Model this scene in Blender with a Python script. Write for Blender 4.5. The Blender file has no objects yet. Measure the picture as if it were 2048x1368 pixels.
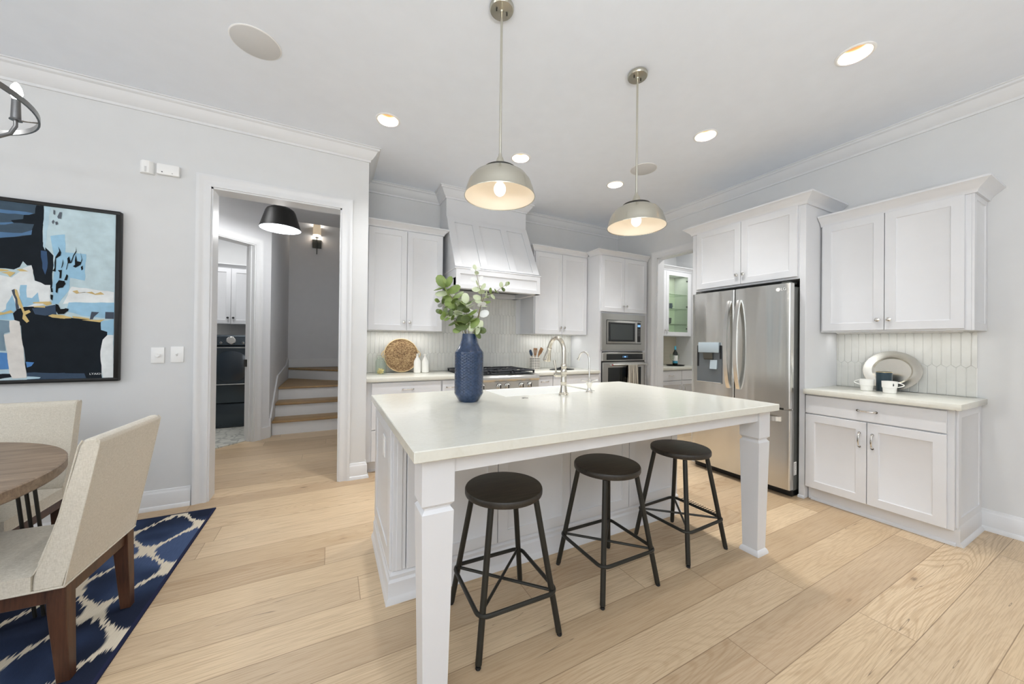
import bpy, bmesh, math, random
from mathutils import Vector, Matrix
random.seed(7)
S = bpy.context.scene
C = S.collection
PI = math.pi

# ------------------------------------------------------------------ camera
cam_d = bpy.data.cameras.new('camera')
cam = bpy.data.objects.new('camera', cam_d)
C.objects.link(cam)
cam_d.sensor_width = 36.0
cam_d.lens = 702.56 / 2048 * 36.0
cam_d.shift_y = (680.93 - 684.0) / 2048
cam_d.clip_start = 0.02
yaw, pitch, roll = 0.476466, 0.00537177, -0.0107385
fw = Vector((math.sin(yaw) * math.cos(pitch), math.cos(yaw) * math.cos(pitch), math.sin(pitch)))
rt = Vector((math.cos(yaw), -math.sin(yaw), 0))
dn = -rt.cross(fw)
r2 = math.cos(roll) * rt + math.sin(roll) * dn
d2 = -math.sin(roll) * rt + math.cos(roll) * dn
mw = Matrix((r2, -d2, -fw)).transposed().to_4x4()
mw.translation = Vector((0, 0, 1.271))
cam.matrix_world = mw
S.camera = cam

# ------------------------------------------------------------------ light
S.view_settings.view_transform = 'Standard'
S.view_settings.look = 'None'
S.view_settings.gamma = 1.0
S.view_settings.use_curve_mapping = False
S.view_settings.exposure = 0.0
S.cycles.use_denoising = True
S.cycles.max_bounces = 9
S.cycles.diffuse_bounces = 6
S.cycles.glossy_bounces = 5
S.cycles.transmission_bounces = 6
S.cycles.transparent_max_bounces = 8
S.cycles.sample_clamp_indirect = 6.0
S.cycles.caustics_reflective = False
S.cycles.caustics_refractive = False
W = bpy.data.worlds.new('World')
S.world = W
W.use_nodes = True
W.node_tree.nodes['Background'].inputs[0].default_value = (0.92, 0.96, 1.0, 1)
W.node_tree.nodes['Background'].inputs[1].default_value = 1.0


def area(name, loc, rot, sx, sy, power, color=(1, 1, 1), shape='RECTANGLE', spread=PI):
    l = bpy.data.lights.new(name, 'AREA')
    l.energy = power
    l.color = color
    l.shape = shape
    l.size = sx
    l.size_y = sy
    l.spread = spread
    o = bpy.data.objects.new(name, l)
    o.location = loc
    o.rotation_euler = rot
    C.objects.link(o)
    return o


DAY = (0.93, 0.965, 1.0)
WARM = (1.0, 0.95, 0.88)
NEUT = (1.0, 0.99, 0.98)
# daylight through the three tall windows of the rear wall and the two of the far left wall
for i, wx in enumerate((-3.0, -0.5, 2.0)):
    area('daylight_rear', (wx, -3.02, 1.45), (PI / 2, 0, PI), 1.9, 2.3, 42, DAY)
for i, wy in enumerate((-1.6, 1.2)):
    area('daylight_left', (-4.52, wy, 1.45), (PI / 2, 0, -PI / 2), 1.9, 2.3, 26, DAY)
# unseen fill lamp added behind the camera, aimed up to brighten the ceiling
area('ceiling_fill', (-0.8, -1.9, 1.2), (PI, 0, 0), 3.0, 1.2, 232, (0.945, 0.972, 1.0))
DOWN = [(2.82, 0.944), (2.815, 1.903), (2.808, 2.965), (1.606, 2.972), (0.389, 2.971)]
for (x, y), pw in zip(DOWN, (7, 9, 13, 14, 9)):
    area('downlight_lamp', (x, y, 3.126), (0, 0, 0), 0.10, 0.10, pw, NEUT, 'DISK', 1.7)
# LED strips under the wall cabinets
area('strip_left', (0.72, 4.09, 1.376), (0, 0, 0), 0.66, 0.03, 1.3, NEUT)
area('strip_centre', (2.73, 4.09, 1.376), (0, 0, 0), 0.74, 0.03, 1.3, NEUT)
area('strip_right', (3.94, 1.07, 1.376), (0, 0, PI / 2), 0.72, 0.03, 0.75, NEUT)
area('pantry_ceiling_lamp', (5.0, 3.0, 3.0), (0, 0, 0), 0.4, 0.4, 22, NEUT)
area('laundry_ceiling_lamp', (-1.5, 6.1, 2.98), (0, 0, 0), 0.5, 0.5, 17, (1, 1, 1))
area('hall_fill', (-1.1, 4.3, 3.0), (0, 0, 0), 0.4, 0.4, 5, (1, 1, 1))  # unseen fill lamp added to brighten the hall evenly
area('display_cabinet_lamp', (4.85, 4.06, 2.42), (0, 0, 0), 1.0, 0.05, 2.0, (1, 1, .96))


def bulb_light(name, loc, power, color, r=0.03):
    l = bpy.data.lights.new(name, 'POINT')
    l.energy = power
    l.color = color
    l.shadow_soft_size = r
    o = bpy.data.objects.new(name, l)
    o.location = loc
    C.objects.link(o)
    return o


# ------------------------------------------------------------------ helpers
XF = {}


def tag(o, label=None, cat=None, group=None, kind=None):
    if label: o['label'] = label
    if cat: o['category'] = cat
    if group: o['group'] = group
    if kind: o['kind'] = kind
    return o


def thing(name, label, cat, loc=(0, 0, 0), rz=0.0, group=None):
    o = bpy.data.objects.new(name, None)
    o.empty_display_size = 0.05
    C.objects.link(o)
    o.location = loc
    o.rotation_euler = (0, 0, rz)
    XF[o.name] = Matrix.Translation(Vector(loc)) @ Matrix.Rotation(rz, 4, 'Z')
    return tag(o, label, cat, group)


class MB:
    """collects shapes in one bmesh"""

    def __init__(s):
        s.bm = bmesh.new()
        s.M = Matrix.Identity(4)
        s.mi = 0

    def _fin(s, vs, fs):
        for v in vs: v.co = s.M @ v.co
        for f in fs: f.material_index = s.mi
        return s

    def poly(s, vs, fs, bev=0.0, seg=1):
        bv = [s.bm.verts.new(v) for v in vs]
        bf = []
        for f in fs:
            try:
                bf.append(s.bm.faces.new([bv[i] for i in f]))
            except ValueError:
                pass
        if bev > 0:
            es = list({e for f in bf for e in f.edges})
            r = bmesh.ops.bevel(s.bm, geom=es, offset=bev, segments=seg, affect='EDGES', profile=0.5, clamp_overlap=True)
            nf = set(r['faces'])
            for f in bf:
                if f.is_valid: nf.add(f)
            nv = {v for f in nf for v in f.verts}
            return s._fin(nv, nf)
        return s._fin(bv, bf)

    def box(s, x0, x1, y0, y1, z0, z1, bev=0.0, seg=1):
        if x0 > x1: x0, x1 = x1, x0
        if y0 > y1: y0, y1 = y1, y0
        if z0 > z1: z0, z1 = z1, z0
        vs = [(x0, y0, z0), (x1, y0, z0), (x1, y1, z0), (x0, y1, z0), (x0, y0, z1), (x1, y0, z1), (x1, y1, z1), (x0, y1, z1)]
        fs = [(0, 3, 2, 1), (4, 5, 6, 7), (0, 1, 5, 4), (1, 2, 6, 5), (2, 3, 7, 6), (3, 0, 4, 7)]
        return s.poly(vs, fs, bev, seg)

    def prism(s, pts, mapf, a, b, bev=0.0):
        """polygon pts (u,v) extruded from a to b; mapf(u,v,t) -> xyz"""
        n = len(pts)
        vs = [mapf(u, v, a) for u, v in pts] + [mapf(u, v, b) for u, v in pts]
        fs = [tuple(range(n))[::-1], tuple(range(n, 2 * n))]
        fs += [(i, (i + 1) % n, n + (i + 1) % n, n + i) for i in range(n)]
        return s.poly(vs, fs, bev)

    def lathe(s, prof, seg=32, c=(0, 0, 0), closed=False, a0=0.0, a1=2 * PI):
        full = abs(a1 - a0 - 2 * PI) < 1e-6
        ns = seg if full else seg + 1
        rings = []
        vs = []
        for r, z in prof:
            if r < 1e-6:
                rings.append([len(vs)])
                vs.append((c[0], c[1], c[2] + z))
            else:
                ring = []
                for k in range(ns):
                    a = a0 + (a1 - a0) * k / seg
                    ring.append(len(vs))
                    vs.append((c[0] + r * math.cos(a), c[1] + r * math.sin(a), c[2] + z))
                rings.append(ring)
        fs = []
        pairs = list(zip(rings, rings[1:]))
        if closed: pairs.append((rings[-1], rings[0]))
        for A, B in pairs:
            m = seg
            for k in range(m):
                k2 = (k + 1) % ns
                if len(A) == 1 and len(B) == 1: continue
                if len(A) == 1: fs.append((A[0], B[k2], B[k]))
                elif len(B) == 1: fs.append((A[k], A[k2], B[0]))
                else: fs.append((A[k], A[k2], B[k2], B[k]))
        return s.poly(vs, fs)

    def tube(s, pts, r, seg=10, closed=False):
        P = [Vector(p) for p in pts]
        n = len(P)
        R = r if isinstance(r, (list, tuple)) else [r] * n
        T = []
        for i in range(n):
            if closed: t = P[(i + 1) % n] - P[i - 1]
            elif i == 0: t = P[1] - P[0]
            elif i == n - 1: t = P[-1] - P[-2]
            else: t = (P[i + 1] - P[i]).normalized() + (P[i] - P[i - 1]).normalized()
            T.append(t.normalized())
        up = Vector((0, 0, 1))
        if abs(T[0].dot(up)) > 0.9: up = Vector((1, 0, 0))
        nrm = T[0].cross(up).normalized()
        vs, fs = [], []
        for i in range(n):
            nrm = (nrm - T[i] * nrm.dot(T[i])).normalized()
            b = T[i].cross(nrm)
            for k in range(seg):
                a = 2 * PI * k / seg
                vs.append(P[i] + (nrm * math.cos(a) + b * math.sin(a)) * R[i])
        m = n if closed else n - 1
        for i in range(m):
            j = (i + 1) % n
            for k in range(seg):
                k2 = (k + 1) % seg
                fs.append((i * seg + k, i * seg + k2, j * seg + k2, j * seg + k))
        if not closed:
            fs.append(tuple(range(seg))[::-1])
            fs.append(tuple(range((n - 1) * seg, n * seg)))
        return s.poly(vs, fs)

    def cyl(s, p0, p1, r, seg=16):
        return s.tube([p0, p1], r, seg)

    def ball(s, c, r, seg=16, sz=1.0):
        n = max(6, seg // 2)
        prof = [(r * math.sin(PI * i / n), -r * sz * math.cos(PI * i / n)) for i in range(n + 1)]
        prof[0] = (0, prof[0][1])
        prof[-1] = (0, prof[-1][1])
        return s.lathe(prof, seg, c)

    def sweep(s, path, prof, mapf, closed=False, loop=True):
        """profile [(o,d)] carried along the 2-D path; o = offset to the left of the path, d = third axis"""
        P = [Vector(p) for p in path]
        n = len(P)
        vs, fs = [], []
        m = len(prof)
        for i in range(n):
            if closed or 0 < i < n - 1:
                t0 = (P[i] - P[i - 1]).normalized()
                t1 = (P[(i + 1) % n] - P[i]).normalized()
            elif i == 0:
                t0 = t1 = (P[1] - P[0]).normalized()
            else:
                t0 = t1 = (P[-1] - P[-2]).normalized()
            n0 = Vector((-t0.y, t0.x))
            n1 = Vector((-t1.y, t1.x))
            mi = (n0 + n1)
            mi = mi / max(mi.dot(n0), 1e-6) if mi.length > 1e-6 else n0
            for o, d in prof:
                q = P[i] + mi * o
                vs.append(mapf(q.x, q.y, d))
        mm = m if loop else m - 1
        cnt = n if closed else n - 1
        for i in range(cnt):
            j = (i + 1) % n
            for k in range(mm):
                k2 = (k + 1) % m
                fs.append((i * m + k, i * m + k2, j * m + k2, j * m + k))
        if not closed and loop:
            fs.append(tuple(range(m))[::-1])
            fs.append(tuple(range((n - 1) * m, n * m)))
        return s.poly(vs, fs)

    def slab(s, w0, w1, z0, z1, yf, t, rail=0.056, rec=0.008, bw=0.010):
        """shaker door: front in plane y = yf, body towards +y by t, recessed centre panel"""
        def ring(i, y): return [(w0 + i, y, z0 + i), (w1 - i, y, z0 + i), (w1 - i, y, z1 - i), (w0 + i, y, z1 - i)]
        e = 0.0015
        vs = ring(0, yf + t) + ring(0, yf + e) + ring(e, yf) + ring(rail, yf) + ring(rail + 0.002, yf + 0.004) + ring(rail + bw, yf + rec)
        fs = [(0, 1, 2, 3)]
        for r in range(5):
            for k in range(4):
                k2 = (k + 1) % 4
                fs.append((r * 4 + k, (r + 1) * 4 + k, (r + 1) * 4 + k2, r * 4 + k2))
        fs.append((23, 22, 21, 20))
        return s.poly(vs, fs)

    def build(s, name, mats, parent=None, world=False, smooth=True, loc=None, rot=None):
        bm = s.bm
        bmesh.ops.recalc_face_normals(bm, faces=bm.faces)
        if world and parent is not None:
            rt_ = parent
            while rt_.parent is not None: rt_ = rt_.parent
            bm.transform(XF[rt_.name].inverted() if rt_.name in XF else Matrix.Identity(4))
        me = bpy.data.meshes.new(name)
        bm.to_mesh(me)
        bm.free()
        if not isinstance(mats, (list, tuple)): mats = [mats]
        for m in mats: me.materials.append(m)
        if smooth:
            me.shade_smooth()
            me.set_sharp_from_angle(angle=math.radians(32))
        o = bpy.data.objects.new(name, me)
        C.objects.link(o)
        if parent is not None: o.parent = parent
        if loc: o.location = loc
        if rot: o.rotation_euler = rot
        return o


def ring_pts(r, n, z=0.0, c=(0, 0)):
    return [(c[0] + r * math.cos(2 * PI * k / n), c[1] + r * math.sin(2 * PI * k / n), z) for k in range(n)]


def copy_tree(o, parent=None):
    c = o.copy()
    C.objects.link(c)
    if parent is not None:
        c.parent = parent
    elif o.name in XF:
        XF[c.name] = XF[o.name]
    for ch in KIDS.get(o.name, []):
        copy_tree(ch, c)
    return c


KIDS = {}


def kids_index(root):
    def rec(o):
        KIDS[o.name] = [k for k in C.objects if k.parent == o]
        for k in KIDS[o.name]: rec(k)
    rec(root)


def text_mesh(name, txt, size, mat, parent, loc, rot, extrude=0.0004, align='CENTER'):
    cu = bpy.data.curves.new(name, 'FONT')
    cu.body = txt
    cu.size = size
    cu.extrude = extrude
    cu.align_x = align
    cu.align_y = 'CENTER'
    tmp = bpy.data.objects.new(name, cu)
    C.objects.link(tmp)
    dg = bpy.context.evaluated_depsgraph_get()
    me = bpy.data.meshes.new_from_object(tmp.evaluated_get(dg))
    bpy.data.objects.remove(tmp)
    bpy.data.curves.remove(cu)
    me.materials.clear()
    me.materials.append(mat)
    o = bpy.data.objects.new(name, me)
    C.objects.link(o)
    o.parent = parent
    o.location = loc
    o.rotation_euler = rot
    return o


# ------------------------------------------------------------------ materials
def srgb(*c):
    return tuple((x / 255 / 12.92 if x / 255 <= 0.04045 else ((x / 255 + 0.055) / 1.055) ** 2.4) for x in c)


def new_mat(name):
    m = bpy.data.materials.new(name)
    m.use_nodes = True
    nt = m.node_tree
    b = nt.nodes['Principled BSDF']
    return m, nt, b


def N(nt, t, **k):
    n = nt.nodes.new(t)
    for a, v in k.items(): setattr(n, a, v)
    return n


def math_n(nt, op, a, b=None, c=None):
    n = N(nt, 'ShaderNodeMath', operation=op)
    for i, v in enumerate((a, b, c)):
        if v is None: continue
        if isinstance(v, (int, float)): n.inputs[i].default_value = v
        else: nt.links.new(v, n.inputs[i])
    return n.outputs[0]


def mix_c(nt, f, a, b, mode='MIX'):
    n = N(nt, 'ShaderNodeMix', data_type='RGBA', blend_type=mode)
    for i, v in ((0, f), (6, a), (7, b)):
        if isinstance(v, (int, float)): n.inputs[i].default_value = v
        elif isinstance(v, tuple): n.inputs[i].default_value = (v[0], v[1], v[2], 1)
        else: nt.links.new(v, n.inputs[i])
    return n.outputs[2]


def noise(nt, vec, scale=5, detail=2, rough=0.5, dist=0.0, dim='3D'):
    n = N(nt, 'ShaderNodeTexNoise', noise_dimensions=dim)
    n.inputs['Scale'].default_value = scale
    n.inputs['Detail'].default_value = detail
    n.inputs['Roughness'].default_value = rough
    n.inputs['Distortion'].default_value = dist
    if vec is not None: nt.links.new(vec, n.inputs['Vector'])
    return n


def coords(nt, sx=1, sy=1, sz=1):
    tc = N(nt, 'ShaderNodeTexCoord')
    mp = N(nt, 'ShaderNodeMapping')
    mp.inputs['Scale'].default_value = (sx, sy, sz)
    nt.links.new(tc.outputs['Object'], mp.inputs['Vector'])
    return mp.outputs['Vector']


def ramp(nt, fac, stops):
    r = N(nt, 'ShaderNodeValToRGB')
    el = r.color_ramp.elements
    while len(el) < len(stops): el.new(0.5)
    for e, (p, c) in zip(el, stops):
        e.position = p
        e.color = (c[0], c[1], c[2], 1) if isinstance(c, tuple) else (c, c, c, 1)
    nt.links.new(fac, r.inputs[0])
    return r.outputs[0]


def bump(nt, b, h, strength=0.2, dist=0.01):
    n = N(nt, 'ShaderNodeBump')
    n.inputs['Strength'].default_value = strength
    n.inputs['Distance'].default_value = dist
    nt.links.new(h, n.inputs['Height'])
    nt.links.new(n.outputs[0], b.inputs['Normal'])


def plain(name, col, rough=0.5, metal=0.0, var=0.03, sc=8.0, bmp=0.0, bsc=60.0, spec=0.5, coat=0.0):
    """plain surface with a faint procedural tone and roughness variation"""
    m, nt, b = new_mat(name)
    v = coords(nt)
    n = noise(nt, v, sc, 3)
    d = tuple(max(0.0, x * (1 - var)) for x in col)
    l = tuple(min(1.0, x * (1 + var)) for x in col)
    nt.links.new(mix_c(nt, n.outputs[0], d, l), b.inputs['Base Color'])
    b.inputs['Roughness'].default_value = rough
    b.inputs['Metallic'].default_value = metal
    b.inputs['Specular IOR Level'].default_value = spec
    b.inputs['Coat Weight'].default_value = coat
    if bmp:
        n2 = noise(nt, v, bsc, 2)
        bump(nt, b, n2.outputs[0], bmp, 0.002)
    return m


def glow(name, col, strength):
    m, nt, b = new_mat(name)
    b.inputs['Base Color'].default_value = (*col, 1)
    b.inputs['Emission Color'].default_value = (*col, 1)
    b.inputs['Emission Strength'].default_value = strength
    return m


def steel(name, col, rough, horiz=True, amt=0.06):
    """brushed metal: very fine lines across and a slow waviness of the sheet"""
    m, nt, b = new_mat(name)
    v = coords(nt, 2, 2, 900) if horiz else coords(nt, 900, 900, 2)
    n = noise(nt, v, 1.0, 2)
    v2 = coords(nt, 5, 5, 0.35)
    n2 = noise(nt, v2, 1.2, 1)
    nt.links.new(mix_c(nt, n.outputs[0], tuple(x * 0.97 for x in col), tuple(min(1, x * 1.03) for x in col)), b.inputs['Base Color'])
    b.inputs['Metallic'].default_value = 1.0
    b.inputs['Roughness'].default_value = rough
    b.inputs['Anisotropic'].default_value = 0.75
    tg = N(nt, 'ShaderNodeTangent', direction_type='RADIAL', axis='Z')
    nt.links.new(tg.outputs[0], b.inputs['Tangent'])
    b.inputs['Anisotropic Rotation'].default_value = 0.25
    bump(nt, b, n2.outputs[0], amt, 0.03)
    return m


def wood(name, c0, c1, rough=0.4, sx=1.5, sy=16, sz=16, sc=2.0, bmp=0.05):
    m, nt, b = new_mat(name)
    v = coords(nt, sx, sy, sz)
    n = noise(nt, v, sc, 6, 0.6, 0.6)
    n2 = noise(nt, v, sc * 6, 3, 0.6)
    f = math_n(nt, 'ADD', math_n(nt, 'MULTIPLY', n.outputs[0], 0.75), math_n(nt, 'MULTIPLY', n2.outputs[0], 0.3))
    nt.links.new(ramp(nt, f, [(0.32, c0), (0.68, c1)]), b.inputs['Base Color'])
    b.inputs['Roughness'].default_value = rough
    bump(nt, b, f, bmp, 0.004)
    return m


M_WALL = plain('wall_paint', srgb(213, 214, 214), 0.75, bmp=0.03, bsc=250, spec=0.3)
M_HALL = plain('hall_paint', srgb(218, 219, 221), 0.75, bmp=0.03, bsc=250, spec=0.3)
M_CEIL = plain('ceiling_paint', srgb(232, 237, 244), 0.85, spec=0.2)
M_TRIM = plain('trim_paint', srgb(219, 220, 221), 0.38)
M_CAB = plain('cabinet_paint', srgb(216, 217, 219), 0.38)
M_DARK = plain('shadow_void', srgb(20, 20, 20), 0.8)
M_STEEL = steel('brushed_steel', (0.56, 0.555, 0.53), 0.30, True)
M_STEELV = steel('brushed_steel_door', (0.66, 0.655, 0.63), 0.22, True, 0.45)
M_STEELD = plain('dark_steel', srgb(96, 98, 94), 0.4, 0.7)
M_NICKEL = steel('brushed_nickel', (0.60, 0.58, 0.50), 0.26, True, 0.02)
M_SILVER = steel('satin_silver', (0.72, 0.72, 0.70), 0.22, True, 0.02)
M_CHROME = plain('polished_nickel', (0.80, 0.78, 0.74), 0.07, 1.0, var=0.02)
M_FAUCET = plain('polished_brass_nickel', (0.66, 0.62, 0.54), 0.08, 1.0, var=0.02)
M_BLACKM = plain('black_metal', srgb(46, 45, 40), 0.42, 0.4, var=0.15)
M_BLACK = plain('black_plastic', srgb(22, 23, 25), 0.35)
M_BGLASS = plain('black_glass', srgb(26, 29, 31), 0.06, spec=0.7)
M_IRON = plain('cast_iron', srgb(34, 36, 42), 0.45, 0.3, bmp=0.1)
M_SEAT = wood('stool_wood', srgb(24, 21, 17), srgb(58, 52, 44), 0.42, 2, 22, 22, 3.0, 0.15)
M_TABLE = wood('table_oak', srgb(104, 86, 70), srgb(162, 140, 118), 0.45, 1.5, 14, 14, 2.5, 0.05)
M_LEG = wood('walnut_leg', srgb(44, 26, 18), srgb(88, 56, 38), 0.4, 14, 14, 1.5, 2.0, 0.03)
M_TREAD = wood('tread_oak', srgb(128, 102, 68), srgb(176, 146, 104), 0.45, 1.5, 20, 20, 2.0, 0.03)
M_SPOON = wood('spoon_wood', srgb(140, 96, 62), srgb(188, 146, 104), 0.55, 10, 10, 2, 3.0, 0.03)
M_WHITEC = plain('white_ceramic', srgb(238, 237, 232), 0.18, coat=0.3)
M_SINK = plain('white_fireclay', srgb(240, 240, 236), 0.15, coat=0.4)
M_CREAMIN = plain('shade_lining', srgb(238, 227, 210), 0.5)
M_BAFFLE = plain('warm_baffle', srgb(186, 158, 118), 0.5)
M_PLASTIC = plain('white_plastic', srgb(236, 236, 234), 0.35)
M_SPEAKER = plain('speaker_cloth', srgb(206, 206, 205), 0.8, bmp=0.15, bsc=600)
M_NAVYC = plain('navy_candle', srgb(44, 62, 72), 0.4)
M_GREYB = plain('dark_stoneware', srgb(58, 62, 62), 0.5)
M_BLUEM = plain('blue_stoneware', srgb(52, 70, 92), 0.35)
M_GOLD = plain('gold_rim', (0.75, 0.6, 0.35), 0.3, 1.0)
M_PEWTER = plain('pewter', (0.72, 0.69, 0.62), 0.24, 1.0, var=0.04)
M_PASTA = plain('dry_pasta', srgb(236, 214, 150), 0.6, var=0.1)
M_STEM = plain('plant_stem', srgb(120, 112, 72), 0.6)
M_APPL = plain('graphite_enamel', srgb(70, 78, 84), 0.22, 0.7)
M_STRIPE_W = plain('sticker_paper', srgb(230, 230, 228), 0.6)


def glass_mat(name, col=(1, 1, 1), rough=0.0, alpha=0.12):
    m = bpy.data.materials.new(name)
    m.use_nodes = True
    nt = m.node_tree
    nt.nodes.remove(nt.nodes['Principled BSDF'])
    out = nt.nodes['Material Output']
    t = N(nt, 'ShaderNodeBsdfTransparent')
    t.inputs[0].default_value = (*col, 1)
    g = N(nt, 'ShaderNodeBsdfGlossy')
    g.inputs['Roughness'].default_value = rough + 0.02
    lw = N(nt, 'ShaderNodeLayerWeight')
    lw.inputs['Blend'].default_value = 0.5
    mx = N(nt, 'ShaderNodeMixShader')
    f = math_n(nt, 'MULTIPLY_ADD', math_n(nt, 'POWER', lw.outputs['Facing'], 3.0), 0.45, alpha * 0.3)
    nt.links.new(f, mx.inputs[0])
    nt.links.new(t.outputs[0], mx.inputs[1])
    nt.links.new(g.outputs[0], mx.inputs[2])
    nt.links.new(mx.outputs[0], out.inputs[0])
    return m


M_GLASS = glass_mat('clear_glass', (0.95, 0.98, 0.96))
M_PANE = glass_mat('cabinet_pane', (0.90, 0.95, 0.88))
M_BOTTLE = plain('wine_glass_green', srgb(24, 32, 28), 0.08, spec=0.7)
M_LENS = glow('lamp_lens', (1.0, 0.98, 0.95), 1.2)
M_BULB = glow('lamp_bulb', (1.0, 0.97, 0.93), 1.5)
M_CANDLE = glow('candle_bulb', (1.0, 0.99, 0.97), 22.0)
M_SCREEN = glow('blue_display', srgb(120, 170, 220), 1.0)


def quartz():
    m, nt, b = new_mat('quartz_top')
    v = coords(nt)
    n = noise(nt, v, 3.0, 5, 0.6, 1.2)
    vein = ramp(nt, math_n(nt, 'ABSOLUTE', math_n(nt, 'SUBTRACT', n.outputs[0], 0.5)), [(0.0, 1.0), (0.03, 0.0)])
    n2 = noise(nt, v, 1.2, 2)
    mask = math_n(nt, 'MULTIPLY', vein, math_n(nt, 'MULTIPLY', n2.outputs[0], 0.22))
    n3 = noise(nt, v, 90, 2)
    base = mix_c(nt, n3.outputs[0], srgb(213, 212, 201), srgb(220, 219, 209))
    nt.links.new(mix_c(nt, mask, base, srgb(190, 186, 168)), b.inputs['Base Color'])
    b.inputs['Roughness'].default_value = 0.16
    b.inputs['Specular IOR Level'].default_value = 0.5
    return m


M_QUARTZ = quartz()


def oak_floor():
    m, nt, b = new_mat('oak_planks')
    tc = N(nt, 'ShaderNodeTexCoord')
    sp = N(nt, 'ShaderNodeSeparateXYZ')
    nt.links.new(tc.outputs['Object'], sp.inputs[0])
    x, y = sp.outputs[0], sp.outputs[1]
    PW, PL = 0.19, 1.85
    ry = math_n(nt, 'DIVIDE', math_n(nt, 'SUBTRACT', y, 0.925 - 19.0 * PW), PW)
    row = math_n(nt, 'FLOOR', ry)
    fy = math_n(nt, 'FRACT', ry)
    wn = N(nt, 'ShaderNodeTexWhiteNoise', noise_dimensions='1D')
    nt.links.new(row, wn.inputs['W'])
    rx = math_n(nt, 'ADD', math_n(nt, 'DIVIDE', x, PL), math_n(nt, 'MULTIPLY_ADD', wn.outputs[0], 7.0, 20.0))
    col = math_n(nt, 'FLOOR', rx)
    fx = math_n(nt, 'FRACT', rx)
    cmb = N(nt, 'ShaderNodeCombineXYZ')
    nt.links.new(row, cmb.inputs[0])
    nt.links.new(col, cmb.inputs[1])
    pid = N(nt, 'ShaderNodeTexWhiteNoise', noise_dimensions='2D')
    nt.links.new(cmb.outputs[0], pid.inputs['Vector'])
    p = pid.outputs[0]
    ps = N(nt, 'ShaderNodeSeparateColor')
    nt.links.new(pid.outputs[1], ps.inputs[0])
    pb = ps.outputs[1]
    # grain coordinates of this plank
    gv = N(nt, 'ShaderNodeCombineXYZ')
    nt.links.new(x, gv.inputs[0])
    nt.links.new(math_n(nt, 'MULTIPLY', y, 7.0), gv.inputs[1])
    nt.links.new(math_n(nt, 'MULTIPLY', p, 60.0), gv.inputs[2])
    fv = N(nt, 'ShaderNodeCombineXYZ')
    nt.links.new(math_n(nt, 'MULTIPLY', x, 3.0), fv.inputs[0])
    nt.links.new(math_n(nt, 'MULTIPLY', y, 110.0), fv.inputs[1])
    nt.links.new(math_n(nt, 'MULTIPLY', p, 40.0), fv.inputs[2])
    fib = noise(nt, fv.outputs[0], 2.0, 4, 0.6, 0.2)
    big = noise(nt, gv.outputs[0], 0.7, 1.0, 0.4, 0.2)
    lines = math_n(nt, 'SINE', math_n(nt, 'MULTIPLY_ADD', fib.outputs[0], 1.6, math_n(nt, 'MULTIPLY', big.outputs[0], 190.0)))
    lines = ramp(nt, math_n(nt, 'MULTIPLY_ADD', lines, 0.5, 0.5), [(0.0, 1.0), (0.45, 0.0)])
    blot = noise(nt, gv.outputs[0], 0.8, 3, 0.5, 0.5)
    c = ramp(nt, p, [(0.0, srgb(162, 137, 107)), (0.3, srgb(194, 169, 135)), (0.6, srgb(206, 182, 149)), (0.85, srgb(182, 159, 130)), (1.0, srgb(170, 145, 116))])
    c = mix_c(nt, math_n(nt, 'MULTIPLY', blot.outputs[0], 0.55), c, srgb(220, 198, 166))
    ls = math_n(nt, 'MULTIPLY', lines, math_n(nt, 'MULTIPLY', math_n(nt, 'POWER', pb, 1.6), 0.42))
    c = mix_c(nt, ls, c, srgb(150, 116, 78))
    c = mix_c(nt, math_n(nt, 'MULTIPLY', ramp(nt, fib.outputs[0], [(0.38, 1.0), (0.55, 0.0)]), 0.40), c, srgb(150, 122, 90))
    # knots and short dark checks
    kv = N(nt, 'ShaderNodeCombineXYZ')
    nt.links.new(math_n(nt, 'MULTIPLY', x, 1.6), kv.inputs[0])
    nt.links.new(math_n(nt, 'MULTIPLY', y, 4.2), kv.inputs[1])
    nt.links.new(math_n(nt, 'MULTIPLY', p, 9.0), kv.inputs[2])
    vo = N(nt, 'ShaderNodeTexVoronoi', feature='F1')
    vo.inputs['Scale'].default_value = 1.0
    nt.links.new(kv.outputs[0], vo.inputs['Vector'])
    dd = math_n(nt, 'MULTIPLY_ADD', fib.outputs[0], 0.05, vo.outputs['Distance'])
    kn = ramp(nt, dd, [(0.035, 1.0), (0.085, 0.0)])
    halo = ramp(nt, vo.outputs['Distance'], [(0.02, 1.0), (0.26, 0.0)])
    c = mix_c(nt, math_n(nt, 'MULTIPLY', halo, 0.30), c, srgb(160, 126, 88))
    c = mix_c(nt, math_n(nt, 'MULTIPLY', kn, 0.8), c, srgb(88, 70, 54))
    cv = N(nt, 'ShaderNodeCombineXYZ')
    nt.links.new(math_n(nt, 'MULTIPLY', x, 0.9), cv.inputs[0])
    nt.links.new(math_n(nt, 'MULTIPLY', y, 17.0), cv.inputs[1])
    nt.links.new(math_n(nt, 'MULTIPLY', p, 31.0), cv.inputs[2])
    cr = noise(nt, cv.outputs[0], 2.0, 1, 0.4, 0.5)
    crl = ramp(nt, math_n(nt, 'ABSOLUTE', math_n(nt, 'SUBTRACT', cr.outputs[0], 0.76)), [(0.0, 1.0), (0.010, 0.0)])
    c = mix_c(nt, math_n(nt, 'MULTIPLY', crl, 0.8), c, srgb(80, 64, 52))
    # joints
    ey = math_n(nt, 'MINIMUM', fy, math_n(nt, 'SUBTRACT', 1.0, fy))
    ex = math_n(nt, 'MULTIPLY', math_n(nt, 'MINIMUM', fx, math_n(nt, 'SUBTRACT', 1.0, fx)), PL / PW)
    ee = math_n(nt, 'MINIMUM', ex, ey)
    gap = ramp(nt, ee, [(0.004, 1.0), (0.011, 0.0)])
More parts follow.
